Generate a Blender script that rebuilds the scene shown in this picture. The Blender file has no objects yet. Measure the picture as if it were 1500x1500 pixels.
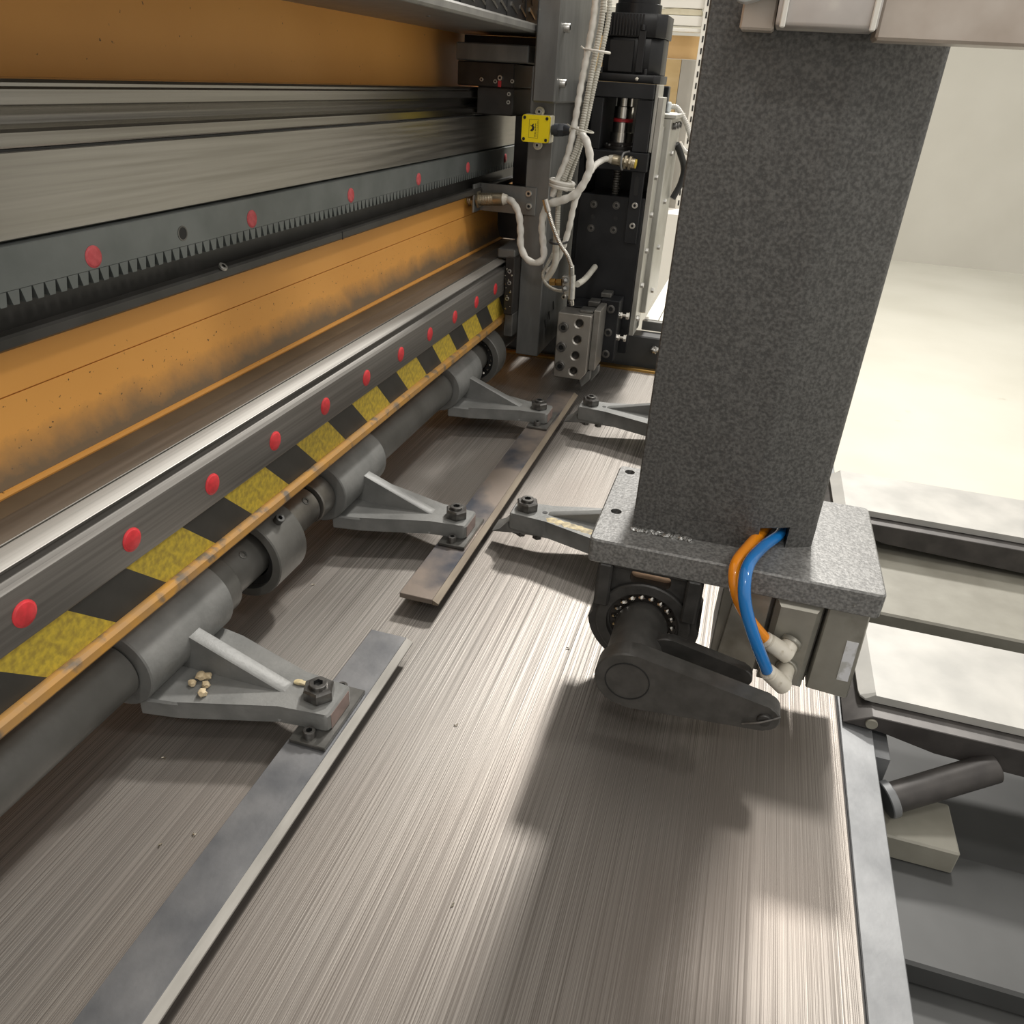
import bpy, bmesh, math, random
from mathutils import Vector, Matrix, noise
random.seed(7)
S = bpy.context.scene
COL = S.collection
PI = math.pi

# ------------------------------------------------------------------ camera
cam_d = bpy.data.cameras.new('camera')
cam_d.sensor_width = 36.0
cam_d.lens = 27.607
cam_d.clip_start = 0.02
cam = bpy.data.objects.new('camera', cam_d)
COL.objects.link(cam)
RX = (0.95606, 0.28816, 0.05400)       # camera right in world
UP = (-0.18518, 0.45075, 0.87323)      # camera up
BK = (0.22729, -0.84486, 0.48431)      # camera back
cam.matrix_world = Matrix(((RX[0], UP[0], BK[0], 0.0),
                           (RX[1], UP[1], BK[1], 0.0),
                           (RX[2], UP[2], BK[2], 0.62),
                           (0, 0, 0, 1)))
S.camera = cam

# ------------------------------------------------------------------ world and hall lamps
W = bpy.data.worlds.new('hall_light')
S.world = W
W.use_nodes = True
bg = W.node_tree.nodes['Background']
bg.inputs[0].default_value = (1.0, 0.965, 0.905, 1)
bg.inputs[1].default_value = 0.58


def lamp(name, loc, power, size, target=(0, 0.9, 0), col=(1, 0.965, 0.91)):
    d = bpy.data.lights.new(name, 'AREA')
    d.shape = 'DISK'
    d.size = size
    d.energy = power
    d.color = col
    o = bpy.data.objects.new(name, d)
    COL.objects.link(o)
    o.location = loc
    o.rotation_euler = (Vector(target) - Vector(loc)).to_track_quat('-Z', 'Y').to_euler()
    return o


lamp('hall_lamp_far', (0.25, 5.9, 4.9), 330, 0.5)
lamp('hall_lamp_mid', (0.45, 3.2, 4.9), 80, 0.6)
lamp('hall_lamp_side', (3.6, 0.6, 4.9), 45, 0.6)
lamp('hall_lamp_near', (0.6, -3.4, 4.9), 45, 0.6)
S.view_settings.view_transform = 'Standard'
S.view_settings.look = 'None'
S.view_settings.gamma = 1.0
S.view_settings.use_curve_mapping = False
S.view_settings.exposure = 0.40


# ------------------------------------------------------------------ materials
def pmat(name, c1, c2=None, scale=30, rough=0.5, metal=0.0, bump=0.0, bscale=None, stretch=(1, 1, 1),
         rough2=None, spec=0.5, lo=0.35, hi=0.65, detail=4.0, c3=None, scale3=6, lo3=0.5, hi3=0.7, stretch3=(1, 1, 1), coat=0.0,
         aniso=0.0, trans=0.0, bstretch=None):
    m = bpy.data.materials.new(name)
    m.use_nodes = True
    nt = m.node_tree
    b = nt.nodes['Principled BSDF']
    L = nt.links.new

    def sock(n, v):
        if n in b.inputs:
            b.inputs[n].default_value = v
    sock('Base Color', (*c1, 1))
    sock('Roughness', rough)
    sock('Metallic', metal)
    sock('Specular IOR Level', spec)
    sock('Coat Weight', coat)
    sock('Transmission Weight', trans)
    tc = nt.nodes.new('ShaderNodeTexCoord')

    def nz(sc, st, det=detail):
        mp = nt.nodes.new('ShaderNodeMapping')
        mp.inputs['Scale'].default_value = st
        L(tc.outputs['Object'], mp.inputs['Vector'])
        n = nt.nodes.new('ShaderNodeTexNoise')
        n.inputs['Scale'].default_value = sc
        n.inputs['Detail'].default_value = det
        L(mp.outputs[0], n.inputs['Vector'])
        return n

    def ramp(n, a, bb, p, q):
        r = nt.nodes.new('ShaderNodeValToRGB')
        r.color_ramp.elements[0].position = p
        r.color_ramp.elements[1].position = q
        r.color_ramp.elements[0].color = (*a, 1)
        r.color_ramp.elements[1].color = (*bb, 1)
        L(n.outputs[0], r.inputs[0])
        return r
    n1 = None
    if c2 is not None:
        n1 = nz(scale, stretch)
        r1 = ramp(n1, c1, c2, lo, hi)
        out = r1.outputs[0]
        if c3 is not None:
            n3 = nz(scale3, stretch3, 5)
            r3 = ramp(n3, (0, 0, 0), (1, 1, 1), lo3, hi3)
            mx = nt.nodes.new('ShaderNodeMix')
            mx.data_type = 'RGBA'
            L(r3.outputs[0], mx.inputs[0])
            L(out, mx.inputs[6])
            mx.inputs[7].default_value = (*c3, 1)
            out = mx.outputs[2]
        L(out, b.inputs['Base Color'])
        if rough2 is not None:
            rr = nt.nodes.new('ShaderNodeMapRange')
            rr.inputs[1].default_value = lo
            rr.inputs[2].default_value = hi
            rr.inputs[3].default_value = rough
            rr.inputs[4].default_value = rough2
            L(n1.outputs[0], rr.inputs[0])
            L(rr.outputs[0], b.inputs['Roughness'])
    if bump:
        nb = n1 if (bscale is None and n1 is not None) else nz(bscale or scale, bstretch or stretch)
        bp = nt.nodes.new('ShaderNodeBump')
        bp.inputs['Strength'].default_value = bump
        bp.inputs['Distance'].default_value = 0.002
        L(nb.outputs[0], bp.inputs['Height'])
        L(bp.outputs[0], b.inputs['Normal'])
    return m


M = {}
M['table'] = pmat('brushed_table_steel', (0.098, 0.088, 0.079), (0.385, 0.36, 0.33), 1.0, 0.54, 0.7, 0.16, stretch=(1150, 1.8, 1), rough2=0.40,
                  lo=0.33, hi=0.68, detail=8, c3=(0.20, 0.172, 0.15), scale3=3.2, lo3=0.42, hi3=0.80, stretch3=(1, 0.6, 1))
M['strip'] = pmat('ground_steel_strip', (0.15, 0.155, 0.16), (0.22, 0.225, 0.23), 18, 0.5, 0.4, 0.06, bscale=160)
M['bar'] = pmat('blued_clamp_bar_steel', (0.13, 0.135, 0.145), (0.25, 0.25, 0.255), 14, 0.42, 0.75, 0.05, bscale=200, detail=6)
M['bar_worn'] = pmat('rust_tinted_clamp_bar_steel', (0.055, 0.06, 0.075), (0.24, 0.20, 0.17), 9, 0.42, 0.7, 0.05, bscale=200, detail=6,
                     stretch=(1.0, 0.9, 1), lo=0.38, hi=0.55)
M['bevel'] = pmat('bright_ground_edge', (0.19, 0.18, 0.16), (0.29, 0.275, 0.25), 60, 0.6, 0.25, 0.1, stretch=(1, .15, 1))
M['bevel_worn'] = pmat('brown_ground_edge', (0.13, 0.10, 0.07), (0.20, 0.165, 0.12), 60, 0.55, 0.3, 0.1, stretch=(1, .15, 1))
M['cast'] = pmat('grey_enamelled_casting', (0.14, 0.142, 0.136), (0.195, 0.195, 0.187), 26, 0.5, 0.1, 0.2, bscale=170)
M['cast_dark'] = pmat('dark_grey_shaft_paint', (0.085, 0.083, 0.075), (0.12, 0.117, 0.108), 18, 0.42, 0.15, 0.12, bscale=150)
M['shaft_steel'] = pmat('worn_steel_shaft', (0.17, 0.16, 0.145), (0.30, 0.285, 0.26), 22, 0.34, 0.7, 0.12, bscale=120)
M['nut'] = pmat('black_oxide_fastener', (0.11, 0.105, 0.10), (0.20, 0.195, 0.185), 120, 0.33, 0.85)
M['screw'] = pmat('zinc_fastener', (0.45, 0.44, 0.41), (0.58, 0.57, 0.54), 150, 0.3, 0.9)
M['hole'] = pmat('hole_shade_and_joint_black', (0.012, 0.012, 0.012), rough=0.6)  # near-black for joints; also puts the shade inside holes into the colour
M['foot'] = pmat('dark_plate_steel', (0.10, 0.098, 0.09), (0.17, 0.165, 0.155), 40, 0.4, 0.7)
M['orange'] = pmat('orange_machine_enamel', (0.74, 0.345, 0.075), (0.80, 0.385, 0.090), 5, 0.5, 0.0, 0.05, bscale=60,
                   c3=(0.07, 0.04, 0.012), scale3=110, lo3=0.72, hi3=0.76)
M['orange_dirty'] = pmat('orange_enamel_under_grey_dust', (0.17, 0.115, 0.06), (0.36, 0.185, 0.045), 7, 0.6, 0.0, 0.1, bscale=90, detail=7)
def dusty():
    m = pmat('orange_enamel_with_settled_dust', (0.74, 0.345, 0.075), (0.80, 0.385, 0.090), 5, 0.55, bump=0.05, bscale=60, c3=(0.07, 0.04, 0.012), scale3=230, lo3=0.68, hi3=0.72)
    nt = m.node_tree
    b = nt.nodes['Principled BSDF']
    src = b.inputs['Base Color'].links[0].from_socket
    tc = nt.nodes.new('ShaderNodeTexCoord')
    sp = nt.nodes.new('ShaderNodeSeparateXYZ')
    nt.links.new(tc.outputs['Object'], sp.inputs[0])
    n = nt.nodes.new('ShaderNodeTexNoise')
    n.inputs['Scale'].default_value = 16
    n.inputs['Detail'].default_value = 9
    n.inputs['Roughness'].default_value = 0.65
    nt.links.new(tc.outputs['Object'], n.inputs['Vector'])
    ma = nt.nodes.new('ShaderNodeMath')          # height + noise
    ma.operation = 'MULTIPLY_ADD'
    ma.inputs[1].default_value = 0.045
    nt.links.new(n.outputs[0], ma.inputs[0])
    nt.links.new(sp.outputs['Z'], ma.inputs[2])
    mr = nt.nodes.new('ShaderNodeMapRange')
    mr.inputs[1].default_value = 0.030
    mr.inputs[2].default_value = -0.004
    nt.links.new(ma.outputs[0], mr.inputs[0])
    mx = nt.nodes.new('ShaderNodeMix')
    mx.data_type = 'RGBA'
    nt.links.new(mr.outputs[0], mx.inputs[0])
    nt.links.new(src, mx.inputs[6])
    mx.inputs[7].default_value = (0.20, 0.138, 0.08, 1)
    nt.links.new(mx.outputs[2], b.inputs['Base Color'])
    return m


M['orange_dusty'] = dusty()
M['lip'] = pmat('worn_orange_lip', (0.42, 0.21, 0.035), (0.30, 0.17, 0.06), 26, 0.5, 0.0, 0.1, detail=6, c3=(0.13, 0.10, 0.07), scale3=40, lo3=0.55, hi3=0.66)
M['machined'] = pmat('machined_grey_ledge', (0.13, 0.122, 0.108), (0.20, 0.19, 0.17), 12, 0.4, 0.6, 0.06, stretch=(8, .3, 8))
M['ledge_brown'] = pmat('dust_brown_ledge', (0.13, 0.10, 0.065), (0.17, 0.13, 0.085), 14, 0.6, 0.2, 0.05)
M['rail'] = pmat('ground_guide_rail', (0.30, 0.285, 0.26), (0.40, 0.385, 0.355), 8, 0.24, 1.0, 0.05, stretch=(30, .25, 30))
M['bright_edge'] = pmat('rail_edge_highlight', (0.22, 0.21, 0.19), (0.29, 0.275, 0.25), 8, 0.55, 0.3, 0.05, stretch=(30, .25, 30))  # lighter than the rail face: the top edge's highlight put into colour
M['rail_side'] = pmat('oiled_rail_face', (0.17, 0.16, 0.147), (0.24, 0.228, 0.21), 8, 0.45, 0.6, 0.08, stretch=(30, .25, 30))
M['rail_plate'] = pmat('brushed_backing_plate', (0.34, 0.325, 0.295), (0.44, 0.42, 0.385), 6, 0.3, 0.92, 0.08, stretch=(20, .5, 30), rough2=0.4)
M['rack'] = pmat('blue_grey_gear_rack', (0.15, 0.165, 0.16), (0.19, 0.205, 0.20), 20, 0.45, 0.45, 0.04)
M['grease'] = pmat('old_brown_grease', (0.14, 0.065, 0.015), (0.09, 0.05, 0.02), 30, 0.5)
M['plug'] = pmat('red_plastic_plug', (0.62, 0.035, 0.045), (0.50, 0.03, 0.035), 200, 0.42)
M['plug_pale'] = pmat('pale_red_plastic_plug', (0.62, 0.10, 0.11), (0.52, 0.07, 0.08), 200, 0.45)
M['yellow_tape'] = pmat('mottled_yellow_tape', (0.66, 0.49, 0.05), (0.40, 0.29, 0.045), 170, 0.5, 0.0, 0.05, detail=5)
M['black_tape'] = pmat('black_tape', (0.035, 0.034, 0.03), (0.045, 0.043, 0.038), 40, 0.45)
M['black_strip'] = pmat('black_cover_strip', (0.028, 0.027, 0.024), (0.045, 0.043, 0.04), 20, 0.4)
M['tray'] = pmat('grey_sheet_tray', (0.21, 0.205, 0.195), (0.27, 0.265, 0.25), 30, 0.42, 0.3, 0.08, bscale=200)
M['chain'] = pmat('black_chain_plastic', (0.02, 0.02, 0.021), (0.035, 0.035, 0.036), 60, 0.35)
M['carriage'] = pmat('dull_carriage_steel', (0.145, 0.145, 0.14), (0.22, 0.22, 0.21), 24, 0.45, 0.6, 0.1, bscale=180, stretch=(1, 1, .3))
M['black_steel'] = pmat('blackened_steel', (0.008, 0.0085, 0.010), (0.024, 0.025, 0.027), 9, 0.36, 0.2, 0.06, bscale=60, detail=6, spec=0.35)
M['black_slider'] = pmat('oily_black_block', (0.022, 0.020, 0.018), (0.04, 0.034, 0.03), 30, 0.3, 0.2)
M['motor'] = pmat('black_motor_enamel', (0.009, 0.009, 0.010), (0.014, 0.014, 0.015), 40, 0.36, spec=0.35)
M['alu'] = pmat('milled_aluminium', (0.42, 0.41, 0.37), (0.55, 0.54, 0.50), 14, 0.36, 0.85, 0.06, stretch=(6, 1, 1), rough2=0.45)
M['tool'] = pmat('nickel_grey_tool_block', (0.36, 0.34, 0.31), (0.42, 0.40, 0.365), 30, 0.36, 0.85, 0.03)
M['tool_side'] = pmat('grey_tool_clamp', (0.22, 0.21, 0.19), (0.30, 0.285, 0.26), 30, 0.4, 0.7)
M['bright'] = pmat('turned_bright_steel', (0.55, 0.52, 0.47), (0.66, 0.63, 0.58), 40, 0.22, 1.0)
M['white_cable'] = pmat('white_spiral_wrap', (0.74, 0.72, 0.67), (0.60, 0.575, 0.52), 60, 0.42)
M['conduit'] = pmat('ribbed_grey_conduit', (0.44, 0.42, 0.36), (0.55, 0.53, 0.47), 60, 0.4, 0.1)
M['yellow_box'] = pmat('bright_yellow_plastic', (0.86, 0.66, 0.0), (0.90, 0.70, 0.005), 30, 0.4)
M['cream_plastic'] = pmat('cream_plastic', (0.60, 0.56, 0.42), (0.66, 0.62, 0.48), 30, 0.45)
M['gland'] = pmat('dark_blue_grey_gland', (0.03, 0.034, 0.042), rough=0.38)
M['sensor'] = pmat('nickel_brass_sensor', (0.36, 0.31, 0.22), (0.44, 0.38, 0.28), 60, 0.34, 0.85)
M['sensor_tip'] = pmat('orange_sensor_face', (0.55, 0.40, 0.05), rough=0.5)
M['brass'] = pmat('brass', (0.55, 0.33, 0.10), (0.62, 0.38, 0.13), 60, 0.28, 1.0)
M['bronze'] = pmat('coppery_bronze', (0.50, 0.33, 0.21), (0.60, 0.41, 0.28), 40, 0.4, 0.6)
M['column'] = pmat('dark_hammertone_paint', (0.050, 0.049, 0.047), (0.115, 0.113, 0.108), 330, 0.45, 0.1, 0.28, detail=2, lo=0.36, hi=0.68)
M['plate'] = pmat('lit_hammertone_plate', (0.115, 0.114, 0.11), (0.24, 0.238, 0.23), 330, 0.45, 0.15, 0.15, detail=2, lo=0.36, hi=0.68)  # same hammertone as the column, lightened in colour for its lit top
M['weld'] = pmat('weld_bead', (0.45, 0.45, 0.44), (0.30, 0.30, 0.29), 140, 0.3, 0.8, 0.6)
M['bracket'] = pmat('dark_cast_bracket', (0.030, 0.029, 0.027), (0.05, 0.048, 0.045), 60, 0.42, 0.1, 0.25, bscale=140)
M['lever'] = pmat('dark_grey_lever', (0.052, 0.050, 0.046), (0.075, 0.072, 0.067), 60, 0.42, 0.2, 0.15, bscale=220)
M['cylinder'] = pmat('anodised_cylinder', (0.27, 0.26, 0.225), (0.35, 0.335, 0.29), 16, 0.42, 0.55, 0.06, bscale=120, c3=(0.16, 0.15, 0.12), scale3=20, lo3=0.52, hi3=0.75)
M['orange_hose'] = pmat('orange_air_hose', (0.88, 0.29, 0.01), rough=0.22, coat=0.4)
M['blue_hose'] = pmat('blue_air_hose', (0.012, 0.18, 0.52), rough=0.22, coat=0.4)
M['fitting'] = pmat('off_white_push_fitting', (0.58, 0.54, 0.45), (0.66, 0.62, 0.54), 40, 0.4, 0.0, c3=(0.33, 0.27, 0.17), scale3=60, lo3=0.62, hi3=0.72)
M['label'] = pmat('torn_white_label', (0.62, 0.63, 0.65), (0.42, 0.42, 0.40), 60, 0.6, lo=0.5, hi=0.6)
M['galv'] = pmat('white_scuffed_sheet', (0.46, 0.45, 0.42), (0.35, 0.345, 0.325), 13, 0.45, 0.15, 0.06, detail=7)
M['jaw'] = pmat('dark_jaw_steel', (0.045, 0.041, 0.039), (0.07, 0.064, 0.06), 40, 0.48, 0.3)
M['frame_dark'] = pmat('dark_machine_frame', (0.045, 0.046, 0.045), (0.06, 0.061, 0.06), 12, 0.5)
M['frame_olive'] = pmat('olive_grey_frame', (0.20, 0.19, 0.155), (0.25, 0.24, 0.20), 20, 0.5)
M['floor'] = pmat('pale_sealed_concrete', (0.54, 0.525, 0.455), (0.60, 0.585, 0.515), 1.4, 0.4, 0.0, 0.02, detail=6, c3=(0.42, 0.39, 0.32), scale3=5, lo3=0.70, hi3=0.78)
M['wall'] = pmat('pale_hall_wall', (0.55, 0.53, 0.47), (0.58, 0.56, 0.5), 2, 0.7)
M['rack_white'] = pmat('white_rack_enamel', (0.72, 0.71, 0.66), (0.76, 0.75, 0.70), 4, 0.45)
M['cardboard'] = pmat('tan_cardboard', (0.60, 0.40, 0.18), (0.66, 0.45, 0.22), 8, 0.7)
M['plywood'] = pmat('brown_plywood', (0.50, 0.36, 0.17), (0.56, 0.42, 0.22), 6, 0.65, stretch=(1, 1, 4))
M['grey_board'] = pmat('grey_board', (0.34, 0.33, 0.30), (0.40, 0.39, 0.36), 6, 0.6)
M['ink'] = pmat('black_print', (0.02, 0.018, 0.012), rough=0.6)
M['putty'] = pmat('dry_tan_putty', (0.46, 0.36, 0.22), (0.56, 0.46, 0.30), 200, 0.75, 0, 0.4)
M['chip'] = pmat('bright_metal_chip', (0.6, 0.55, 0.45), rough=0.25, metal=1.0)
M['yellowed'] = pmat('flaked_yellow_paint', (0.58, 0.48, 0.27), (0.24, 0.20, 0.13), 90, 0.6, detail=6)
M['pink_worn'] = pmat('reddish_worn_primer', (0.17, 0.12, 0.105), (0.24, 0.17, 0.15), 60, 0.5)
M['black_rubber'] = pmat('black_rubber', (0.015, 0.015, 0.015), rough=0.5)
M['film'] = pmat('pale_blue_plastic', (0.62, 0.68, 0.70), (0.70, 0.74, 0.75), 20, 0.3, trans=0.15)
M['beige_profile'] = pmat('scuffed_aluminium_profile', (0.52, 0.49, 0.47), (0.60, 0.57, 0.55), 30, 0.45, 0.3, c3=(0.72, 0.70, 0.64), scale3=24, lo3=0.55, hi3=0.7)
M['tan_profile'] = pmat('tan_profile', (0.42, 0.36, 0.31), (0.55, 0.50, 0.45), 20, 0.5, 0.2)


# ------------------------------------------------------------------ mesh helpers
def nb():
    return bmesh.new()


def box(bm, x0, x1, y0, y1, z0, z1, bev=0.0, seg=1):
    r = bmesh.ops.create_cube(bm, size=1.0)
    vs = r['verts']
    for v in vs:
        v.co = Vector(((x0 + x1) / 2 + v.co.x * (x1 - x0), (y0 + y1) / 2 + v.co.y * (y1 - y0), (z0 + z1) / 2 + v.co.z * (z1 - z0)))
    if bev:
        es = list({e for v in vs for e in v.link_edges})
        bmesh.ops.bevel(bm, geom=es, offset=bev, segments=seg, affect='EDGES', profile=0.5)
    return bm


def frame_of(d):
    d = d.normalized()
    a = Vector((0, 0, 1)) if abs(d.z) < 0.9 else Vector((1, 0, 0))
    u = d.cross(a).normalized()
    return u, d.cross(u).normalized()


def cyl(bm, p0, p1, r0, r1=None, n=24, bev=0.0):
    """closed frustum, optional chamfer at both ends"""
    p0, p1 = Vector(p0), Vector(p1)
    r1 = r0 if r1 is None else r1
    prof = [(0, r0), (1, r1)]
    L = (p1 - p0).length
    if bev:
        k = bev / L
        prof = [(0, r0 - bev), (k, r0), (1 - k, r1), (1, r1 - bev)]
    return lathe(bm, p0, p1, prof, n)


def lathe(bm, p0, p1, prof, n=24, caps=True):
    """prof: list of (t along p0-p1 in 0..1, radius)"""
    p0, p1 = Vector(p0), Vector(p1)
    d = p1 - p0
    u, v = frame_of(d)
    rings = []
    for t, r in prof:
        c = p0 + d * t
        rings.append([bm.verts.new(c + u * (r * math.cos(2 * PI * i / n)) + v * (r * math.sin(2 * PI * i / n))) for i in range(n)])
    for a, b in zip(rings, rings[1:]):
        for i in range(n):
            bm.faces.new((a[i], a[(i + 1) % n], b[(i + 1) % n], b[i]))
    if caps:
        bm.faces.new(rings[0][::-1])
        bm.faces.new(rings[-1])
    return bm


def annulus(bm, p0, p1, ro, ri, n=32, ch=0.0):
    """hollow ring between p0 and p1"""
    p0, p1 = Vector(p0), Vector(p1)
    d = p1 - p0
    u, v = frame_of(d)
    prof = [(0, ri), (0, ro - ch), (ch / d.length, ro), (1 - ch / d.length, ro), (1, ro - ch), (1, ri)] if ch else [(0, ri), (0, ro), (1, ro), (1, ri)]
    rings = [[bm.verts.new(p0 + d * t + u * (r * math.cos(2 * PI * i / n)) + v * (r * math.sin(2 * PI * i / n))) for i in range(n)] for t, r in prof]
    for a, b in zip(rings, rings[1:] + rings[:1]):
        for i in range(n):
            bm.faces.new((a[i], a[(i + 1) % n], b[(i + 1) % n], b[i]))
    return bm


def prism(bm, pts, axis, a, b, bev=0.0):
    """extrude polygon pts (2D) along axis between a and b. axis 'x': pts=(y,z) ; 'y': pts=(x,z) ; 'z': pts=(x,y)"""
    def mk(p, t):
        return {'x': Vector((t, p[0], p[1])), 'y': Vector((p[0], t, p[1])), 'z': Vector((p[0], p[1], t))}[axis]
    A = [bm.verts.new(mk(p, a)) for p in pts]
    B = [bm.verts.new(mk(p, b)) for p in pts]
    n = len(pts)
    fs = [bm.faces.new(A), bm.faces.new(B[::-1])]
    for i in range(n):
        fs.append(bm.faces.new((A[i], B[i], B[(i + 1) % n], A[(i + 1) % n])))
    if bev:
        es = list({e for f in fs for e in f.edges})
        bmesh.ops.bevel(bm, geom=es, offset=bev, segments=1, affect='EDGES')
    return bm


def rr(x0, x1, y0, y1, r, n=5):
    """rounded rectangle outline"""
    out = []
    for cx, cy, a0 in ((x1 - r, y1 - r, 0), (x0 + r, y1 - r, 90), (x0 + r, y0 + r, 180), (x1 - r, y0 + r, 270)):
        for i in range(n + 1):
            a = math.radians(a0 + 90 * i / n)
            out.append((cx + r * math.cos(a), cy + r * math.sin(a)))
    return out


def spline(pts, k=8):
    P = [Vector(p) for p in pts]
    P = [P[0] * 2 - P[1]] + P + [P[-1] * 2 - P[-2]]
    out = []
    for i in range(1, len(P) - 2):
        a, b, c, d = P[i - 1:i + 3]
        for j in range(k):
            t = j / k
            out.append(0.5 * ((2 * b) + (c - a) * t + (2 * a - 5 * b + 4 * c - d) * t * t + (3 * b - a - 3 * c + d) * t ** 3))
    out.append(P[-2])
    return out


def tube(bm, pts, r, n=10, k=8, rib=None, smooth=True):
    """swept tube; rib=(spacing, depth) makes a ribbed or wrapped surface"""
    C = spline(pts, k) if smooth else [Vector(p) for p in pts]
    if rib:
        ln = [0.0]
        for a, b in zip(C, C[1:]):
            ln.append(ln[-1] + (b - a).length)
        N = max(4, int(ln[-1] / rib[0] * 3))
        Q, j = [], 0
        for i in range(N + 1):
            s = ln[-1] * i / N
            while j < len(ln) - 2 and ln[j + 1] < s:
                j += 1
            t = (s - ln[j]) / max(1e-9, ln[j + 1] - ln[j])
            Q.append(C[j].lerp(C[j + 1], t))
        C = Q
    u = None
    rings = []
    for i, c in enumerate(C):
        d = (C[min(i + 1, len(C) - 1)] - C[max(i - 1, 0)]).normalized()
        if u is None:
            u = frame_of(d)[0]
        u = (u - d * u.dot(d)).normalized()
        v = d.cross(u)
        rad = r - (rib[1] if rib and i % 3 == 0 else 0)
        rings.append([bm.verts.new(c + u * (rad * math.cos(2 * PI * a / n)) + v * (rad * math.sin(2 * PI * a / n))) for a in range(n)])
    for a, b in zip(rings, rings[1:]):
        for i in range(n):
            bm.faces.new((a[i], a[(i + 1) % n], b[(i + 1) % n], b[i]))
    bm.faces.new(rings[0][::-1])
    bm.faces.new(rings[-1])
    return bm


def socket(bm, base, axis, r, h, rs=None, depth=None, n=24):
    """socket-head screw: knurl-less round head with a hexagonal recess"""
    base, d = Vector(base), Vector(axis).normalized()
    rs = rs or r * 0.52
    depth = depth or h * 0.6
    u, v = frame_of(d)

    def ring(rad, z, hexa=False):
        o = []
        for i in range(n):
            a = 2 * PI * i / n
            q = rad
            if hexa:
                aa = (a + PI / 6) % (PI / 3) - PI / 6
                q = rad * math.cos(PI / 6) / math.cos(aa)
            o.append(bm.verts.new(base + d * z + u * q * math.cos(a) + v * q * math.sin(a)))
        return o
    R = [ring(r, 0), ring(r, h * 0.9), ring(r * 0.93, h), ring(rs, h, True), ring(rs, h - depth, True)]
    for a, b in zip(R, R[1:]):
        for i in range(n):
            f = bm.faces.new((a[i], a[(i + 1) % n], b[(i + 1) % n], b[i]))
            if b is R[-1]:
                f.material_index = 1  # socket recess coloured near-black for the shade inside
    bm.faces.new(R[0][::-1])
    bm.faces.new(R[-1]).material_index = 1
    return bm


def hexnut(bm, base, axis, r, h, rot=0.0):
    base, d = Vector(base), Vector(axis).normalized()
    u, v = frame_of(d)
    lv = []
    for z, q in ((0, 1.0), (h * 0.82, 1.0), (h, 0.88)):
        lv.append([bm.verts.new(base + d * z + u * r * q * math.cos(rot + PI * i / 3) + v * r * q * math.sin(rot + PI * i / 3)) for i in range(6)])
    for a, b in zip(lv, lv[1:]):
        for i in range(6):
            bm.faces.new((a[i], a[(i + 1) % 6], b[(i + 1) % 6], b[i]))
    bm.faces.new(lv[0][::-1])
    bm.faces.new(lv[-1])
    return bm


def blob(bm, c, r, seed, sq=(1, 1, 1), sub=2):
    g = bmesh.ops.create_icosphere(bm, subdivisions=sub, radius=1.0)
    for v in g['verts']:
        k = 1 + 0.45 * noise.noise(v.co * 1.7 + Vector((seed * 3.1, seed, 0)))
        v.co = Vector((v.co.x * r * k * sq[0], v.co.y * r * k * sq[1], v.co.z * r * k * sq[2])) + Vector(c)
    return bm


def mesh_of(name, bm, mat, ang=35):
    bmesh.ops.recalc_face_normals(bm, faces=bm.faces)
    me = bpy.data.meshes.new(name)
    bm.to_mesh(me)
    bm.free()
    two = any(f.material_index for f in me.polygons)
    me.materials.append(M[mat])
    if two:
        me.materials.append(M['hole'])
    for p in me.polygons:
        p.use_smooth = True
    me.set_sharp_from_angle(angle=math.radians(ang))
    return me


def cut(me, cutters, name):
    """subtract the closed shapes in the bmesh cutters from mesh me (same coordinates)"""
    bmesh.ops.recalc_face_normals(cutters, faces=cutters.faces)
    cm_ = bpy.data.meshes.new('cutter')
    cutters.to_mesh(cm_)
    cutters.free()
    a_ = bpy.data.objects.new('cut_a', me)
    b_ = bpy.data.objects.new('cut_b', cm_)
    COL.objects.link(a_)
    COL.objects.link(b_)
    md = a_.modifiers.new('cut', 'BOOLEAN')
    md.operation = 'DIFFERENCE'
    md.solver = 'EXACT'
    md.object = b_
    dg = bpy.context.evaluated_depsgraph_get()
    out = bpy.data.meshes.new_from_object(a_.evaluated_get(dg))
    out.name = name
    bpy.data.objects.remove(a_)
    bpy.data.objects.remove(b_)
    bpy.data.meshes.remove(cm_)
    for p in out.polygons:
        p.use_smooth = True
    out.set_sharp_from_angle(angle=math.radians(35))
    return out


def cut_part(o, cutters):
    cutters.transform(world_of(o).inverted())
    o.data = cut(o.data, cutters, o.data.name)


def world_of(o):
    m = o.matrix_basis.copy()
    while o.parent:
        o = o.parent
        m = o.matrix_basis @ m
    return m


def link(name, me, parent=None, mat4=None):
    o = bpy.data.objects.new(name, me)
    COL.objects.link(o)
    if parent:
        o.parent = parent
    if mat4 is not None:
        o.matrix_basis = mat4
    return o


def part(name, bm, mat, parent, label=None, local=False, ang=35, origin=True):
    """bm in world coordinates (or parent's local ones); origin moved to the piece's centre"""
    if not local:
        bm.transform(world_of(parent).inverted())
    lo = Vector([min(v.co[i] for v in bm.verts) for i in range(3)])
    hi = Vector([max(v.co[i] for v in bm.verts) for i in range(3)])
    c = (lo + hi) / 2
    bm.transform(Matrix.Translation(-c))
    o = link(name, mesh_of(name, bm, mat, ang), parent, Matrix.Translation(c))
    if label:
        o['label'] = label
    return o


def pinst(name, me, parent, loc, rot=None):
    """another copy of shared mesh data as a part, at a world location"""
    m = Matrix.Translation(Vector(loc))
    if rot is not None:
        m = m @ rot
    return link(name, me, parent, world_of(parent).inverted() @ m)


def tag(o, label, cat, group=None):
    o['label'] = label
    o['category'] = cat
    if group:
        o['group'] = group
    return o


def thing(name, label, cat, loc, group=None):
    o = bpy.data.objects.new(name, None)
    o.empty_display_size = 0.02
    COL.objects.link(o)
    o.location = loc
    return tag(o, label, cat, group)


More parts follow.
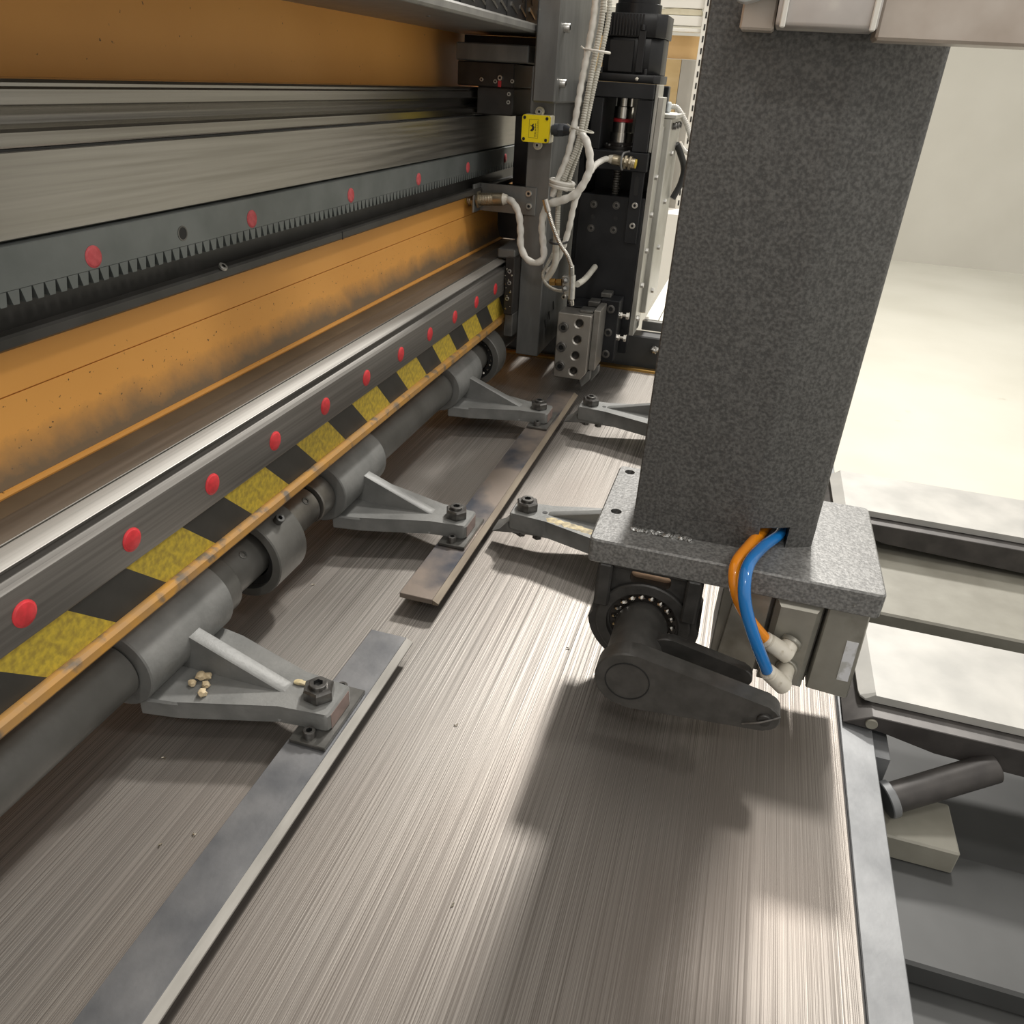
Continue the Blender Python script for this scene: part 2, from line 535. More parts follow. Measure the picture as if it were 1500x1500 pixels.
def solo(name, bm, mat, label, cat, group=None, ang=35):
    lo = Vector([min(v.co[i] for v in bm.verts) for i in range(3)])
    hi = Vector([max(v.co[i] for v in bm.verts) for i in range(3)])
    c = Vector(((lo.x + hi.x) / 2, (lo.y + hi.y) / 2, lo.z))
    bm.transform(Matrix.Translation(-c))
    o = link(name, mesh_of(name, bm, mat, ang), None, Matrix.Translation(c))
    return tag(o, label, cat, group)


def copy_tree(o, parent=None):
    c = o.copy()
    COL.objects.link(c)
    c.parent = parent
    for ch in list(o.children):
        copy_tree(ch, c)
    return c


def struct(name, bm, mat):
    o = link(name, mesh_of(name, bm, mat))
    o['kind'] = 'structure'
    return o


# ------------------------------------------------------------------ the hall
struct('floor', box(nb(), -6, 9, -5, 9, -0.86, -0.80), 'floor')
struct('wall_back', box(nb(), -6, 9, 9.0, 9.2, -0.80, 5.5), 'wall')

# ------------------------------------------------------------------ work table
T = thing('work_table', 'long brushed steel work table with fine scratches under the clamps', 'work table', (-0.35, 0.7, -0.8))
part('table_top', box(nb(), -0.95, 0.1955, -0.7, 1.885, -0.06, 0.0, 0.0012), 'table', T)
part('edge_strip', box(nb(), 0.1975, 0.2325, -0.7, 1.60, -0.055, -0.0015, 0.001), 'strip', T, 'smooth blue-grey steel edge strip')
part('end_strip', box(nb(), -0.95, 0.1955, 1.8865, 1.905, -0.05, 0.006, 0.002), 'brass', T, 'yellowish metal strip across the far end')
part('pedestal', box(nb(), -0.93, 0.19, -0.6, 1.86, -0.80, -0.061), 'frame_dark', T)
seam = nb()
box(seam, 0.1956, 0.1974, -0.7, 1.60, -0.05, -0.004)
part('seam', seam, 'hole', T)

# dark machine body to the right of the table
B = thing('rear_frame', 'dark machine frame beside the blue-grey table edge strip', 'machine frame', (0.55, 0.4, -0.8))
part('frame_body', box(nb(), 0.236, 0.95, -0.7, 1.40, -0.80, -0.13, 0.004), 'frame_dark', B)
part('cross_rail', box(nb(), 0.236, 0.95, 0.55, 0.70, -0.13, -0.10, 0.003), 'frame_dark', B)
part('guide_block', box(nb(), 0.2345, 0.252, 0.725, 0.80, -0.06, -0.012, 0.001), 'strip', B)
part('end_face', box(nb(), 0.26, 0.95, 1.05, 1.38, -0.129, -0.03, 0.003), 'frame_olive', B)
pv = thing('pivot_handle', 'round dark pivot tube with a collar below the table edge strip', 'handle', (0.29, 0.66, -0.1))
part('tube', cyl(nb(), (0.2560, 0.700, -0.045), (0.36, 0.75, -0.010), 0.0165, bev=0.001), 'jaw', pv)
part('collar', cyl(nb(), (0.2520, 0.698, -0.0465), (0.2600, 0.7015, -0.0435), 0.020, bev=0.001), 'strip', pv)
part('foot', box(nb(), 0.254, 0.33, 0.67, 0.74, -0.10, -0.068, 0.002), 'frame_olive', pv)

# rear feeding clamps with white sheet-metal covers
for i, (y0, lab) in enumerate(((0.775, 'scuffed white sheet cover over the dark wedge jaw with a round pin'),
                               (1.255, 'scuffed white sheet cover behind the grey base plate, above the pale floor'))):
    w = 0.148
    C_ = thing('feed_clamp', lab, 'clamp', (0.45, y0 + w / 2, 0), None)
    bm = nb()
    prism(bm, [(0.1995, 0.003), (0.228, 0.020), (0.80, 0.020), (0.80, -0.03), (0.30, -0.012), (0.24, 0.001)], 'y', y0 - 0.024, y0 + w + 0.012, 0.0008)
    part('jaw', bm, 'jaw', C_)
    part('pin', cyl(nb(), (0.2285, y0 - 0.0265, 0.010), (0.2285, y0 - 0.0225, 0.010), 0.0065, bev=0.0006), 'frame_olive', C_)
    bm = nb()
    out = [(0.214, y0 + 0.014), (0.2155, y0 + 0.006), (0.221, y0 + 0.001), (0.229, y0), (0.80, y0 - 0.002), (0.80, y0 + w), (0.221, y0 + w), (0.2155, y0 + w - 0.004), (0.213, y0 + w - 0.012)]
    top = []
    for x, y in out:
        top.append((max(x, 0.2305) if x < 0.3 else x, y))
    lowv = [bm.verts.new((x, y, 0.021)) for x, y in out]
    midv = [bm.verts.new((x, y, 0.023)) for x, y in out]
    topv = [bm.verts.new((x, y, 0.031)) for x, y in top]
    n = len(out)
    for a, b in ((lowv, midv), (midv, topv)):
        for k in range(n):
            bm.faces.new((a[k], a[(k + 1) % n], b[(k + 1) % n], b[k]))
    bm.faces.new(topv)
    bm.faces.new(lowv[::-1])
    part('cover', bm, 'galv', C_, ang=15)

# end frame and white slatted guard beyond the table
E_ = thing('end_frame', 'dark grey frame panel closing the far end of the table', 'machine frame', (-0.4, 1.96, -0.8))
part('panel', box(nb(), -0.98, 0.22, 1.930, 1.985, -0.80, 0.076, 0.003), 'frame_dark', E_)
part('knob', blob(nb(), (-0.178, 1.922, 0.048), 0.010, 3, sub=3), 'screw', E_)
G = thing('slatted_guard', 'white slatted guard behind the dark end panel', 'guard', (-0.15, 2.3, 0.08))
part('guard_edge', box(nb(), -0.225, 0.08, 1.986, 2.0, 0.077, 0.10, 0.001), 'carriage', G)
for k in range(4):
    part('slat', box(nb(), -0.222 + k * 0.036, -0.188 + k * 0.036, 2.001, 2.60, 0.086, 0.102, 0.0008), 'rack_white', G)

# ------------------------------------------------------------------ orange beam
BY0, BY1 = -0.45, 2.6
A = thing('machine_beam', 'long orange machine beam carrying steel guide rails, gear rack and hazard stripes', 'machine beam', (-0.75, 1.0, 0.15))
part('beam_body', prism(nb(), [(-1.05, 0.15), (-0.492, 0.15), (-0.492, 0.2163), (-0.506, 0.2163), (-0.506, 0.2829), (-0.578, 0.2829), (-0.578, 0.43), (-0.600, 0.43), (-0.600, 0.55), (-0.660, 0.55), (-0.660, 1.15), (-1.05, 1.15)], 'y', BY0, BY1), 'orange', A)  # body raised well above the rails to block light from the left
part('panel', box(nb(), -0.66, -0.656, BY0, BY1, 0.552, 0.90), 'orange', A)
# web: clean upper part and dust-covered lower part, split by a trowelled joint line
part('web_panel', box(nb(), -0.578, -0.5745, BY0, BY1, 0.362, 0.4045, 0.0006), 'orange', A)
part('dusty_web', prism(nb(), [(-0.578, 0.3612), (-0.5748, 0.3612), (-0.5745, 0.318), (-0.566, 0.288), (-0.578, 0.285)], 'y', BY0, BY1), 'orange_dusty', A, 'orange paint fading into grey settled dust')
part('paint_ridge', tube(nb(), [(-0.5655, BY0, 0.2865), (-0.5655, BY1, 0.2865)], 0.0035, 8, smooth=False), 'orange', A)
part('ledge_dust', box(nb(), -0.564, -0.538, BY0, BY1, 0.283, 0.2846), 'ledge_brown', A)
part('machined_ledge', box(nb(), -0.538, -0.506, BY0, BY1, 0.283, 0.2855, 0.0005), 'machined', A)
# lower guide rail mounted sideways, plugs facing out
lr = part('side_guide_rail', prism(nb(), [(-0.494, 0.2165), (-0.4815, 0.2165), (-0.480, 0.219), (-0.480, 0.2645), (-0.4825, 0.2675), (-0.489, 0.2690), (-0.4935, 0.2715), (-0.4935, 0.2745), (-0.489, 0.2765), (-0.4865, 0.2785), (-0.489, 0.2805), (-0.505, 0.2825), (-0.505, 0.2165)], 'y', BY0, BY1), 'rail_side', A)
part('bright_edge', prism(nb(), [(-0.4872, 0.2792), (-0.4892, 0.2810), (-0.5052, 0.2840), (-0.5052, 0.2826), (-0.489, 0.2804)], 'y', BY0, BY1), 'bright_edge', lr)


def plug_mesh(r, name, mat):
    bm = nb()
    lathe(bm, (-0.001, 0, 0), (0.0014, 0, 0), [(0, r), (0.6, r), (0.8, r * 0.86), (0.92, r * 0.84), (1, r * 0.80)], 20)
    return mesh_of(name, bm, mat, 50)


pm = plug_mesh(0.0113, 'red_plug', 'plug')
for k in range(-2, 12):
    pinst('red_plug', pm, lr, (-0.480, 0.602 + 0.1180 * k, 0.240), Matrix.Rotation(random.uniform(0, 6), 4, 'X'))
# hazard tape
for k in range(-5, 11):
    for nm, y0, wd in (('yellow_stripe', 0.624 + 0.1496 * k, 0.080), ('black_stripe', 0.704 + 0.1496 * k, 0.0696)):
        bm = nb()
        prism(bm, [(y0, 0.2155), (y0 + wd, 0.2155), (y0 + wd + 0.052, 0.1645), (y0 + 0.052, 0.1645)], 'x', -0.4918, -0.4908)
        part(nm, bm, 'yellow_tape' if nm[0] == 'y' else 'black_tape', A)
part('beam_lip', prism(nb(), [(-0.4915, 0.1505), (-0.484, 0.1505), (-0.4815, 0.154), (-0.4825, 0.161), (-0.4855, 0.1642), (-0.4915, 0.1645)], 'y', BY0, BY1), 'lip', A, 'worn rusty lower edge')
# black cover strip over the web
part('cover_strip', prism(nb(), [(-0.599, 0.4065), (-0.552, 0.4065), (-0.549, 0.409), (-0.549, 0.4165), (-0.5515, 0.4185), (-0.563, 0.4185), (-0.566, 0.411), (-0.599, 0.411)], 'y', BY0, 1.9), 'black_strip', A)
st = part('strip_screw', socket(nb(), (-0.5505, 0.759, 0.4192), (0.6, 0, 0.8), 0.005, 0.003), 'screw', A)
part('strip_joint', box(nb(), -0.5492, -0.5485, 1.035, 1.037, 0.4070, 0.4180), 'hole', A)
# rack plate, rack and upper rail
part('recess', box(nb(), -0.5778, -0.5762, BY0, BY1, 0.4112, 0.4362), 'black_strip', A)  # black sheet over the orange web stands in for the recess's shade
part('rail_plate', box(nb(), -0.600, -0.5665, BY0, BY1, 0.4835, 0.5475, 0.001), 'rail_plate', A)
part('plate_back', box(nb(), -0.600, -0.578, BY0, BY1, 0.440, 0.4832), 'rail_side', A)
bm = nb()
pitch = 0.01257
box(bm, -0.5775, -0.5600, BY0, 1.95, 0.4479, 0.4815, 0.0006)
y = BY0
while y < 1.94:
    prism(bm, [(y, 0.4480), (y + 0.0112, 0.4480), (y + 0.0086, 0.4368), (y + 0.0026, 0.4368)], 'x', -0.5775, -0.5600)
    y += pitch
rk = part('gear_rack', bm, 'rack', A, ang=25)
part('rack_back', box(nb(), -0.5860, -0.5780, BY0, 1.95, 0.4365, 0.4485), 'grease', A, 'brown grease behind the rack teeth')
part('grease_line', box(nb(), -0.5790, -0.5705, BY0, 1.95, 0.4356, 0.4366), 'grease', A)
pm2 = plug_mesh(0.0098, 'red_plug', 'plug_pale')
for k in range(-3, 5):
    pinst('red_plug', pm2, rk, (-0.560, 0.838 + 0.2495 * k, 0.4590))
for k in (-1, 1):
    part('dowel_hole', annulus(nb(), (-0.5605, 0.713 + k * 0.62 + 0.62, 0.461), (-0.5595, 0.713 + k * 0.62 + 0.62, 0.461), 0.0075, 0.006, 20), 'foot', rk)
    part('hole_floor', cyl(nb(), (-0.5606, 0.713 + k * 0.62 + 0.62, 0.461), (-0.5598, 0.713 + k * 0.62 + 0.62, 0.461), 0.006, n=16), 'hole', rk)
ur = part('guide_rail', prism(nb(), [(-0.622, 0.549), (-0.568, 0.549), (-0.567, 0.551), (-0.567, 0.5605), (-0.569, 0.563), (-0.5755, 0.5660), (-0.5785, 0.5720), (-0.5765, 0.5755), (-0.5705, 0.5785), (-0.5690, 0.5800), (-0.5690, 0.5905), (-0.5715, 0.5925), (-0.5715, 0.5950), (-0.574, 0.5975), (-0.616, 0.5975), (-0.621, 0.5905), (-0.621, 0.580)], 'y', BY0, BY1), 'rail', A, ang=20)
part('rail_joint', box(nb(), -0.600, -0.5672, BY0, BY1, 0.5475, 0.5490), 'hole', A)

# ------------------------------------------------------------------ cable tray and energy chain
tr = thing('cable_tray', 'grey sheet-metal cable tray running above the upper orange panel', 'cable tray', (-0.55, 1.0, 0.692))
part('tray_floor', box(nb(), -0.656, -0.452, BY0, 1.98, 0.692, 0.6955), 'tray', tr)
part('tray_lip', prism(nb(), [(-0.456, 0.692), (-0.450, 0.6925), (-0.4475, 0.6955), (-0.4475, 0.7035), (-0.450, 0.7065), (-0.454, 0.7065), (-0.456, 0.704)], 'y', BY0, 1.645), 'tray', tr)
part('rivet', lathe(nb(), (-0.52, 1.28, 0.6922), (-0.52, 1.28, 0.6905), [(0, 0.004), (0.6, 0.0035), (1, 0.002)], 12), 'carriage', tr)
ch = thing('cable_chain', 'black plastic energy chain lying in the grey tray', 'cable chain', (-0.52, 1.2, 0.6955))
lp = prism(nb(), rr(-0.034, 0.034, 0.0, 0.085, 0.014), 'x', -0.004, 0.004, 0.001)
lm = mesh_of('link_plate', lp, 'chain')
ov = mesh_of('link_slot', prism(nb(), [(0.0085 * math.cos(a * PI / 8), 0.060 + 0.020 * math.sin(a * PI / 8)) for a in range(16)], 'x', 0.0035, 0.0048), 'black_slider')
cb = mesh_of('link_clip', prism(nb(), [(-0.014, 0.030), (0.022, 0.019), (0.024, 0.022), (-0.013, 0.036)], 'x', 0.0036, 0.0058), 'bright')
for k in range(20):
    yy = 0.62 + k * 0.058
    l = pinst('chain_link', lm, ch, (-0.474 - (k % 2) * 0.0015, yy, 0.6965))
    pinst('link_slot', ov, l, (-0.474 - (k % 2) * 0.0015, yy + 0.004, 0.6965))
    pinst('link_clip', cb, l, (-0.474 - (k % 2) * 0.0015, yy, 0.6965))
part('cable_bundle', box(nb(), -0.60, -0.48, 0.6, 1.76, 0.699, 0.770, 0.006), 'chain', ch)

# ------------------------------------------------------------------ left clamp shaft
SX, SZ = -0.525, 0.088


def ycyl(y0, y1, r, n=40, bev=0.0008):
    return cyl(nb(), (SX, y0, SZ), (SX, y1, SZ), r, n=n, bev=bev)


sh = thing('clamp_shaft', 'grey stepped clamp shaft under the orange lip of the beam', 'shaft', (SX, 0.9, SZ - 0.03))
part('shaft', ycyl(-0.4, 0.470, 0.032), 'cast_dark', sh)
part('shaft_core', ycyl(0.4701, 0.6089, 0.0245), 'cast_dark', sh)
part('step_collar', ycyl(0.609, 0.635, 0.0395, bev=0.002), 'cast_dark', sh)
part('sleeve', ycyl(0.6351, 0.775, 0.0315), 'cast_dark', sh)
part('worn_sleeve', ycyl(0.7751, 0.836, 0.0285, bev=0.0015), 'shaft_steel', sh, 'worn bare steel sleeve')
part('groove', ycyl(0.8361, 0.842, 0.0245), 'hole', sh)
part('worn_collar', ycyl(0.8421, 0.8735, 0.0315, bev=0.0015), 'shaft_steel', sh, 'worn bare steel collar')
part('shaft_core', ycyl(0.8736, 1.0145, 0.0245), 'cast_dark', sh)
part('torque_tube', ycyl(1.0146, 1.3395, 0.0325), 'cast_dark', sh)
part('shaft_core', ycyl(1.3396, 1.4845, 0.0245), 'cast_dark', sh)
part('shaft_end', ycyl(1.4846, 1.80, 0.0315), 'cast_dark', sh)
for yy, rr_, sz in ((0.667, 0.0313, 0.005), (0.815, 0.0283, 0.0055)):
    a = math.radians(47)
    d = Vector((math.cos(a), 0, math.sin(a)))
    p = Vector((SX, yy, SZ)) + d * (rr_ - 0.0002)
    part('set_screw', socket(nb(), p, d, sz, 0.0012, sz * 0.6, 0.001), 'foot', sh)


def bearing(name, label, y0, y1, ro, ri):
    t = thing(name, label, 'bearing', (SX, (y0 + y1) / 2, SZ - ro))
    part('housing', annulus(nb(), (SX, y0, SZ), (SX, y1, SZ), ro, ri, 48, 0.0015), 'cast_dark', t)
    part('seal', annulus(nb(), (SX, y0 + 0.010, SZ), (SX, y1 - 0.004, SZ), ri - 0.0002, 0.0335, 40), 'hole', t)
    part('hanger', box(nb(), SX - 0.03, SX + 0.012, y0 + 0.006, y1 - 0.006, SZ + ro - 0.010, 0.1495, 0.002), 'cast_dark', t)
    return t


br1 = bearing('bearing_ring', 'grey bearing ring with a grease nipple, next to the worn steel sleeve', 0.690, 0.752, 0.0555, 0.044)
part('grease_nipple', socket(nb(), (SX + 0.0355, 0.722, SZ + 0.0425), (0.6, -0.1, 0.75), 0.0058, 0.009), 'black_strip', br1)
br2 = bearing('bearing_ring', 'dark oily bearing ring on the clamp shaft next to the carriage', 1.545, 1.60, 0.0600, 0.047)
for k in range(9):
    a = math.radians(-70 + k * 17)
    part('ball', blob(nb(), (SX + 0.040 * math.cos(a), 1.5535, SZ + 0.040 * math.sin(a)), 0.0028, k, sub=1), 'bright', br2)

# ------------------------------------------------------------------ clamp arms
nut_me = mesh_of('hex_nut', hexnut(nb(), (0, 0, 0), (0, 0, 1), 0.0166, 0.0125, 0.35), 'nut', 25)
stud_me = mesh_of('stud', socket(nb(), (0, 0, 0), (0, 0, 1), 0.0092, 0.0042, 0.0052, 0.0040), 'nut', 30)
cs_me = mesh_of('cap_screw', socket(nb(), (0, 0, 0), (0, 0, 1), 0.0062, 0.0085, 0.0034, 0.005), 'nut', 30)
wash_me = mesh_of('nut_collar', lathe(nb(), (0, 0, 0), (0, 0, 0.002), [(0, 0.0128), (0.6, 0.0128), (1, 0.0115)], 24), 'nut', 30)


def arm_body(L, zb, zt, half_hub, half_tip, sgn, hx, hz, hr):
    """tapering cast arm: plan outline from the hub to the tip"""
    bm = nb()
    x0 = 0.020
    out = [(x0, -half_hub), (0.06, -half_hub * 0.90), (L - 0.055, -half_tip), (L - 0.003, -half_tip * 0.98), (L, -half_tip * 0.85), (L, half_tip * 0.85),
           (L - 0.003, half_tip * 0.98), (L - 0.055, half_tip), (0.06, half_hub * 0.90), (x0, half_hub)]
    prism(bm, [(hx + sgn * a, b) for a, b in out], 'z', zb, zt, 0.0022)
    return bm


def rib(L, sgn, hx, hz, zt, rise, x_end, th=0.0088):
    bm = nb()
    pts = [(0.030, zt - 0.004), (0.030, hz + rise + 0.003), (0.044, hz + rise), (x_end, zt + 0.0012), (x_end + 0.006, zt - 0.004)]
    prism(bm, [(hx + sgn * a, b) for a, b in pts], 'y', -th, th, 0.002)
    return bm


def make_left_arm():
    t = thing('hold_down_clamp', '', 'clamp arm', (SX, 0.54, 0.03))
    loc = Matrix.Translation((0, 0.54, 0))

    def wp(name, bm, mat, par=t, label=None, ang=35):
        bm.transform(loc)
        return part(name, bm, mat, par, label, ang=ang)
    hub = wp('hub', annulus(nb(), (SX, -0.068, SZ), (SX, 0.068, SZ), 0.0455, 0.0248, 48, 0.0015), 'cast')
    wp('arm', arm_body(0.210, 0.0322, 0.0535, 0.066, 0.026, 1, SX, SZ, 0.0455), 'cast')
    wp('rib', rib(0.210, 1, SX, SZ, 0.0535, 0.008, 0.150), 'cast')
    wp('tip_face', box(nb(), SX + 0.2098, SX + 0.2104, -0.019, 0.019, 0.033, 0.051), 'pink_worn', label='reddish worn end face')
    nx = SX + 0.187
    pinst('nut_collar', wash_me, t, (nx, 0.54, 0.0535))
    n_ = pinst('hex_nut', nut_me, t, (nx, 0.54, 0.0545))
    pinst('stud', stud_me, n_, (nx, 0.54, 0.0668))
    f = wp('foot_plate', box(nb(), -0.349, -0.309, -0.045, 0.045, 0.0272, 0.0320, 0.0008), 'foot')
    pinst('cap_screw', cs_me, f, (-0.331, 0.54 - 0.035, 0.0320))
    pinst('cap_screw', cs_me, f, (-0.331, 0.54 + 0.035, 0.0320))
    return t


arm0 = make_left_arm()
tag(arm0, 'grey ribbed clamp arm with putty crumbs on it, holding down the bright-edged bar', 'clamp arm', 'clamp arms on the left shaft')
for yy, lab in ((0.945, 'grey ribbed clamp arm between the worn steel collar and the rust-tinted bar end'),
                (1.412, 'grey ribbed clamp arm beside the tool block, on the rust-tinted bar')):
    c = copy_tree(arm0)
    c.location.y = yy
    c['label'] = lab

# right-hand gripper arms
RXC, RZC = -0.037, 0.100


def make_right_arm():
    t = thing('gripper_clamp', '', 'clamp arm', (RXC, 0.99, 0.03))
    loc = Matrix.Translation((0, 0.99, 0))

    def wp(name, bm, mat, par=t, label=None, ang=35):
        bm.transform(loc)
        return part(name, bm, mat, par, label, ang=ang)
    wp('hub', annulus(nb(), (RXC, -0.060, RZC), (RXC, 0.060, RZC), 0.045, 0.0248, 40, 0.0015), 'cast')
    wp('arm', arm_body(0.228, 0.0360, 0.0620, 0.066, 0.023, -1, RXC, RZC, 0.045), 'cast')
    wp('rib', rib(0.228, -1, RXC, RZC, 0.062, -0.006, 0.172, 0.006), 'cast')
    nx = RXC - 0.207
    pinst('nut_collar', wash_me, t, (nx, 0.992, 0.0620))
    n_ = pinst('hex_nut', nut_me, t, (nx, 0.992, 0.0630))
    pinst('stud', stud_me, n_, (nx, 0.992, 0.0753))
    wp('pin_hole', cyl(nb(), (nx + 0.028, 0.0, 0.0618), (nx + 0.028, 0.0, 0.0624), 0.004, n=16), 'hole')
    j = wp('claw', prism(nb(), [(-0.291, 0.0255), (-0.279, 0.0300), (-0.268, 0.0450), (-0.2655, 0.0455), (-0.2655, 0.0358), (-0.19, 0.0358), (-0.19, 0.0300), (-0.255, 0.0300), (-0.262, 0.0275), (-0.290, 0.0240)], 'y', -0.018, 0.018, 0.0006), 'carriage')
    for xx in (-0.247, -0.222):
        s = nb()
        hexnut(s, (xx, -0.012, 0.0300), (0, 0, -1), 0.0075, 0.006)
        wp('claw_screw', s, 'nut', j)
    wp('claw_clip', box(nb(), -0.259, -0.240, -0.0185, 0.0185, 0.0270, 0.0300, 0.0008), 'nut', j)
    return t


ra = make_right_arm()
tag(ra, 'grey gripper arm with flaked yellow paint, reaching from under the column base plate', 'clamp arm', 'gripper arms on the right shaft')
c = copy_tree(ra)
c.location.y = 1.452
c['label'] = 'grey gripper arm below the tool block, reaching out behind the dark column'
bm = nb()
for i in range(9):
    blob(bm, (-0.200 + i * 0.0105, 0.972 - i * 0.0022, 0.0619), 0.0085, i * 2 + 2, (1.1, 0.85 + 0.02 * i, 0.09))
part('flaked_paint', bm, 'yellowed', ra, 'flaked yellow paint patch')
rs = thing('gripper_shaft', 'dark round shaft carried by the black bearing bracket', 'shaft', (RXC, 1.1, RZC - 0.025))
part('shaft', cyl(nb(), (RXC, 0.655, RZC), (RXC, 1.66, RZC), 0.0245, n=40, bev=0.001), 'lever', rs)

# ------------------------------------------------------------------ clamp bars
for y0, y1, mb, mv, lab in ((-0.40, 0.690, 'bar', 'bevel', 'blue-grey flat clamp bar with a bright ground edge, above the open brushed table'),
                            (0.772, 1.60, 'bar_worn', 'bevel_worn', 'rust-tinted flat clamp bar with dark stains, leading towards the tool block')):
    t = thing('clamp_bar', lab, 'clamp bar', (-0.325, (y0 + y1) / 2, 0.0195), None)
    part('flat', prism(nb(), [(-0.352, 0.0195), (-0.3062, 0.0195), (-0.3062, 0.0270), (-0.352, 0.0270)], 'y', y0, y1, 0.0006), mb, t)
    part('ground_edge', prism(nb(), [(-0.3061, 0.0197), (-0.2990, 0.0195), (-0.2980, 0.0208), (-0.2982, 0.0225), (-0.3061, 0.0269)], 'y', y0, y1 - 0.001), mv, t)

# ------------------------------------------------------------------ column, base plate, bracket, lever
cm = thing('support_column', 'dark hammertone steel column welded onto a thick grey base plate', 'column', (0.03, 0.82, 0.17))
bm = nb()
N = 0.018
prism(bm, [(-0.066, 0.7465), (0.050, 0.7490), (0.0560, 0.7505), (0.1175, 0.7780), (0.1215, 0.7830), (0.1235, 0.880), (-0.066, 0.880)], 'z', 0.224, 1.5, 0.0015)
part('post', bm, 'column', cm)
# foot of the post: left skirt, recess and right corner leave a hose slot
bm = nb()
prism(bm, [(-0.066, 0.7465), (0.050, 0.7490), (0.0560, 0.7505), (0.064, 0.7540), (0.064, 0.880), (-0.066, 0.880)], 'z', 0.2005, 0.226)
part('post_foot', bm, 'column', cm)
bm = nb()
prism(bm, [(0.094, 0.7675), (0.1175, 0.7780), (0.1215, 0.7830), (0.1235, 0.880), (0.094, 0.880)], 'z', 0.2005, 0.226)
part('post_foot', bm, 'column', cm)
bm = nb()
prism(bm, rr(-0.105, 0.190, 0.7085, 0.9010, 0.006, 3), 'z', 0.1725, 0.2005, 0.0018)
bp_ = part('base_plate', bm, 'plate', cm)
bm = nb()
for i in range(26):
    blob(bm, (-0.064 + i * 0.0024, 0.7445 + 0.0008 * math.sin(i * 1.7), 0.2015), 0.0034, i, (1.0, 1.1, 0.8))
part('weld_bead', bm, 'weld', cm, 'bright uneven weld bead')
bm = nb()
for x, y in ((-0.0885, 0.778), (-0.0905, 0.885)):
    cyl(bm, (x, y, 0.16), (x, y, 0.22), 0.0062, n=20)
cut_part(bp_, bm)
part('drain_mark', box(nb(), 0.163, 0.1645, 0.7075, 0.7084, 0.183, 0.1845), 'screw', bp_)

bk = thing('bearing_bracket', 'black cast bearing bracket hanging from the grey base plate', 'bracket', (RXC, 0.75, 0.035))
bm = nb()
# U-shaped housing: outline with round bottom
ro = 0.0615
outl = [(RXC - ro + 0.009, 0.1722), (RXC - ro, RZC)]
for i in range(1, 20):
    a = PI + PI * i / 20
    outl.append((RXC + ro * math.cos(a), RZC + ro * math.sin(a)))
outl += [(RXC + ro, RZC), (RXC + ro - 0.009, 0.1722)]
# hollow: ring faces between the outline and bore
ri = 0.0375
n = 48


def uo(a):
    """distance from bore centre to outline along angle a"""
    d = Vector((math.cos(a), math.sin(a)))
    if d.y <= 0:
        return ro
    best = 1.0
    xs = ro - 0.009 * 0.5
    if abs(d.x) > 1e-6:
        best = min(best, xs / abs(d.x))
    best = min(best, 0.0722 / d.y)
    return max(best, 0)


Fo, Fi, Bo, Bi = [], [], [], []
for i in range(n):
    a = 2 * PI * i / n
    q = uo(a)
    for lst, rad, y in ((Fo, q, 0.7225), (Fi, ri, 0.7225), (Bo, q, 0.790), (Bi, ri, 0.790)):
        lst.append(bm.verts.new((RXC + rad * math.cos(a), y, RZC + rad * math.sin(a))))
for i in range(n):
    j = (i + 1) % n
    bm.faces.new((Fo[i], Fo[j], Fi[j], Fi[i]))
    bm.faces.new((Bo[j], Bo[i], Bi[i], Bi[j]))
    bm.faces.new((Fo[j], Fo[i], Bo[i], Bo[j]))
    bm.faces.new((Fi[i], Fi[j], Bi[j], Bi[i]))
hg = part('housing', bm, 'bracket', bk, ang=30)
bm = nb()
prism(bm, rr(RXC - 0.021, RXC + 0.023, 0.1475, 0.1640, 0.0065), 'y', 0.70, 0.81)
cut_part(hg, bm)
bm = nb()
annulus(bm, (RXC, 0.716, RZC), (RXC, 0.7224, RZC), 0.0520, 0.0400, 48, 0.0015)
part('ring_boss', bm, 'bracket', bk)
for sx in (-1, 1):
    part('side_rib', box(nb(), RXC + sx * 0.0470 - 0.0075, RXC + sx * 0.0470 + 0.0075, 0.7095, 0.7224, RZC + 0.018, 0.1722, 0.002), 'bracket', bk)
part('top_web', box(nb(), RXC - 0.040, RXC + 0.040, 0.7155, 0.7224, 0.1660, 0.1722, 0.0015), 'bracket', bk)
part('bronze_bush', cyl(nb(), (RXC - 0.024, 0.7480, 0.1490), (RXC + 0.026, 0.7480, 0.1490), 0.0125, n=32, bev=0.001), 'bronze', bk, 'coppery bush behind the bracket opening')
part('bearing_cage', annulus(nb(), (RXC, 0.7245, RZC), (RXC, 0.74, RZC), 0.0374, 0.0250, 40), 'black_slider', bk)
bl = mesh_of('ball', blob(nb(), (0, 0, 0), 0.0040, 2, sub=2), 'bright')
for k in range(18):
    a = 2 * PI * k / 18
    pinst('ball', bl, bk, (RXC + 0.0315 * math.cos(a), 0.7240, RZC + 0.0315 * math.sin(a)))

lv = thing('crank_lever', 'dark grey rounded crank lever fixed to the shaft end above the table', 'lever', (0.03, 0.635, 0.07))


def stadium(x0, z0, r0, x1, z1, r1, n=14):
    a0 = math.atan2(z1 - z0, x1 - x0)
    off = math.acos(max(-1, min(1, (r0 - r1) / math.hypot(x1 - x0, z1 - z0))))
    out = []
    for i in range(n + 1):
        a = a0 + off + (2 * PI - 2 * off) * i / n
        out.append((x0 + r0 * math.cos(a), z0 + r0 * math.sin(a)))
    for i in range(n + 1):
        a = a0 - off + 2 * off * i / n
        out.append((x1 + r1 * math.cos(a), z1 + r1 * math.sin(a)))
    return out


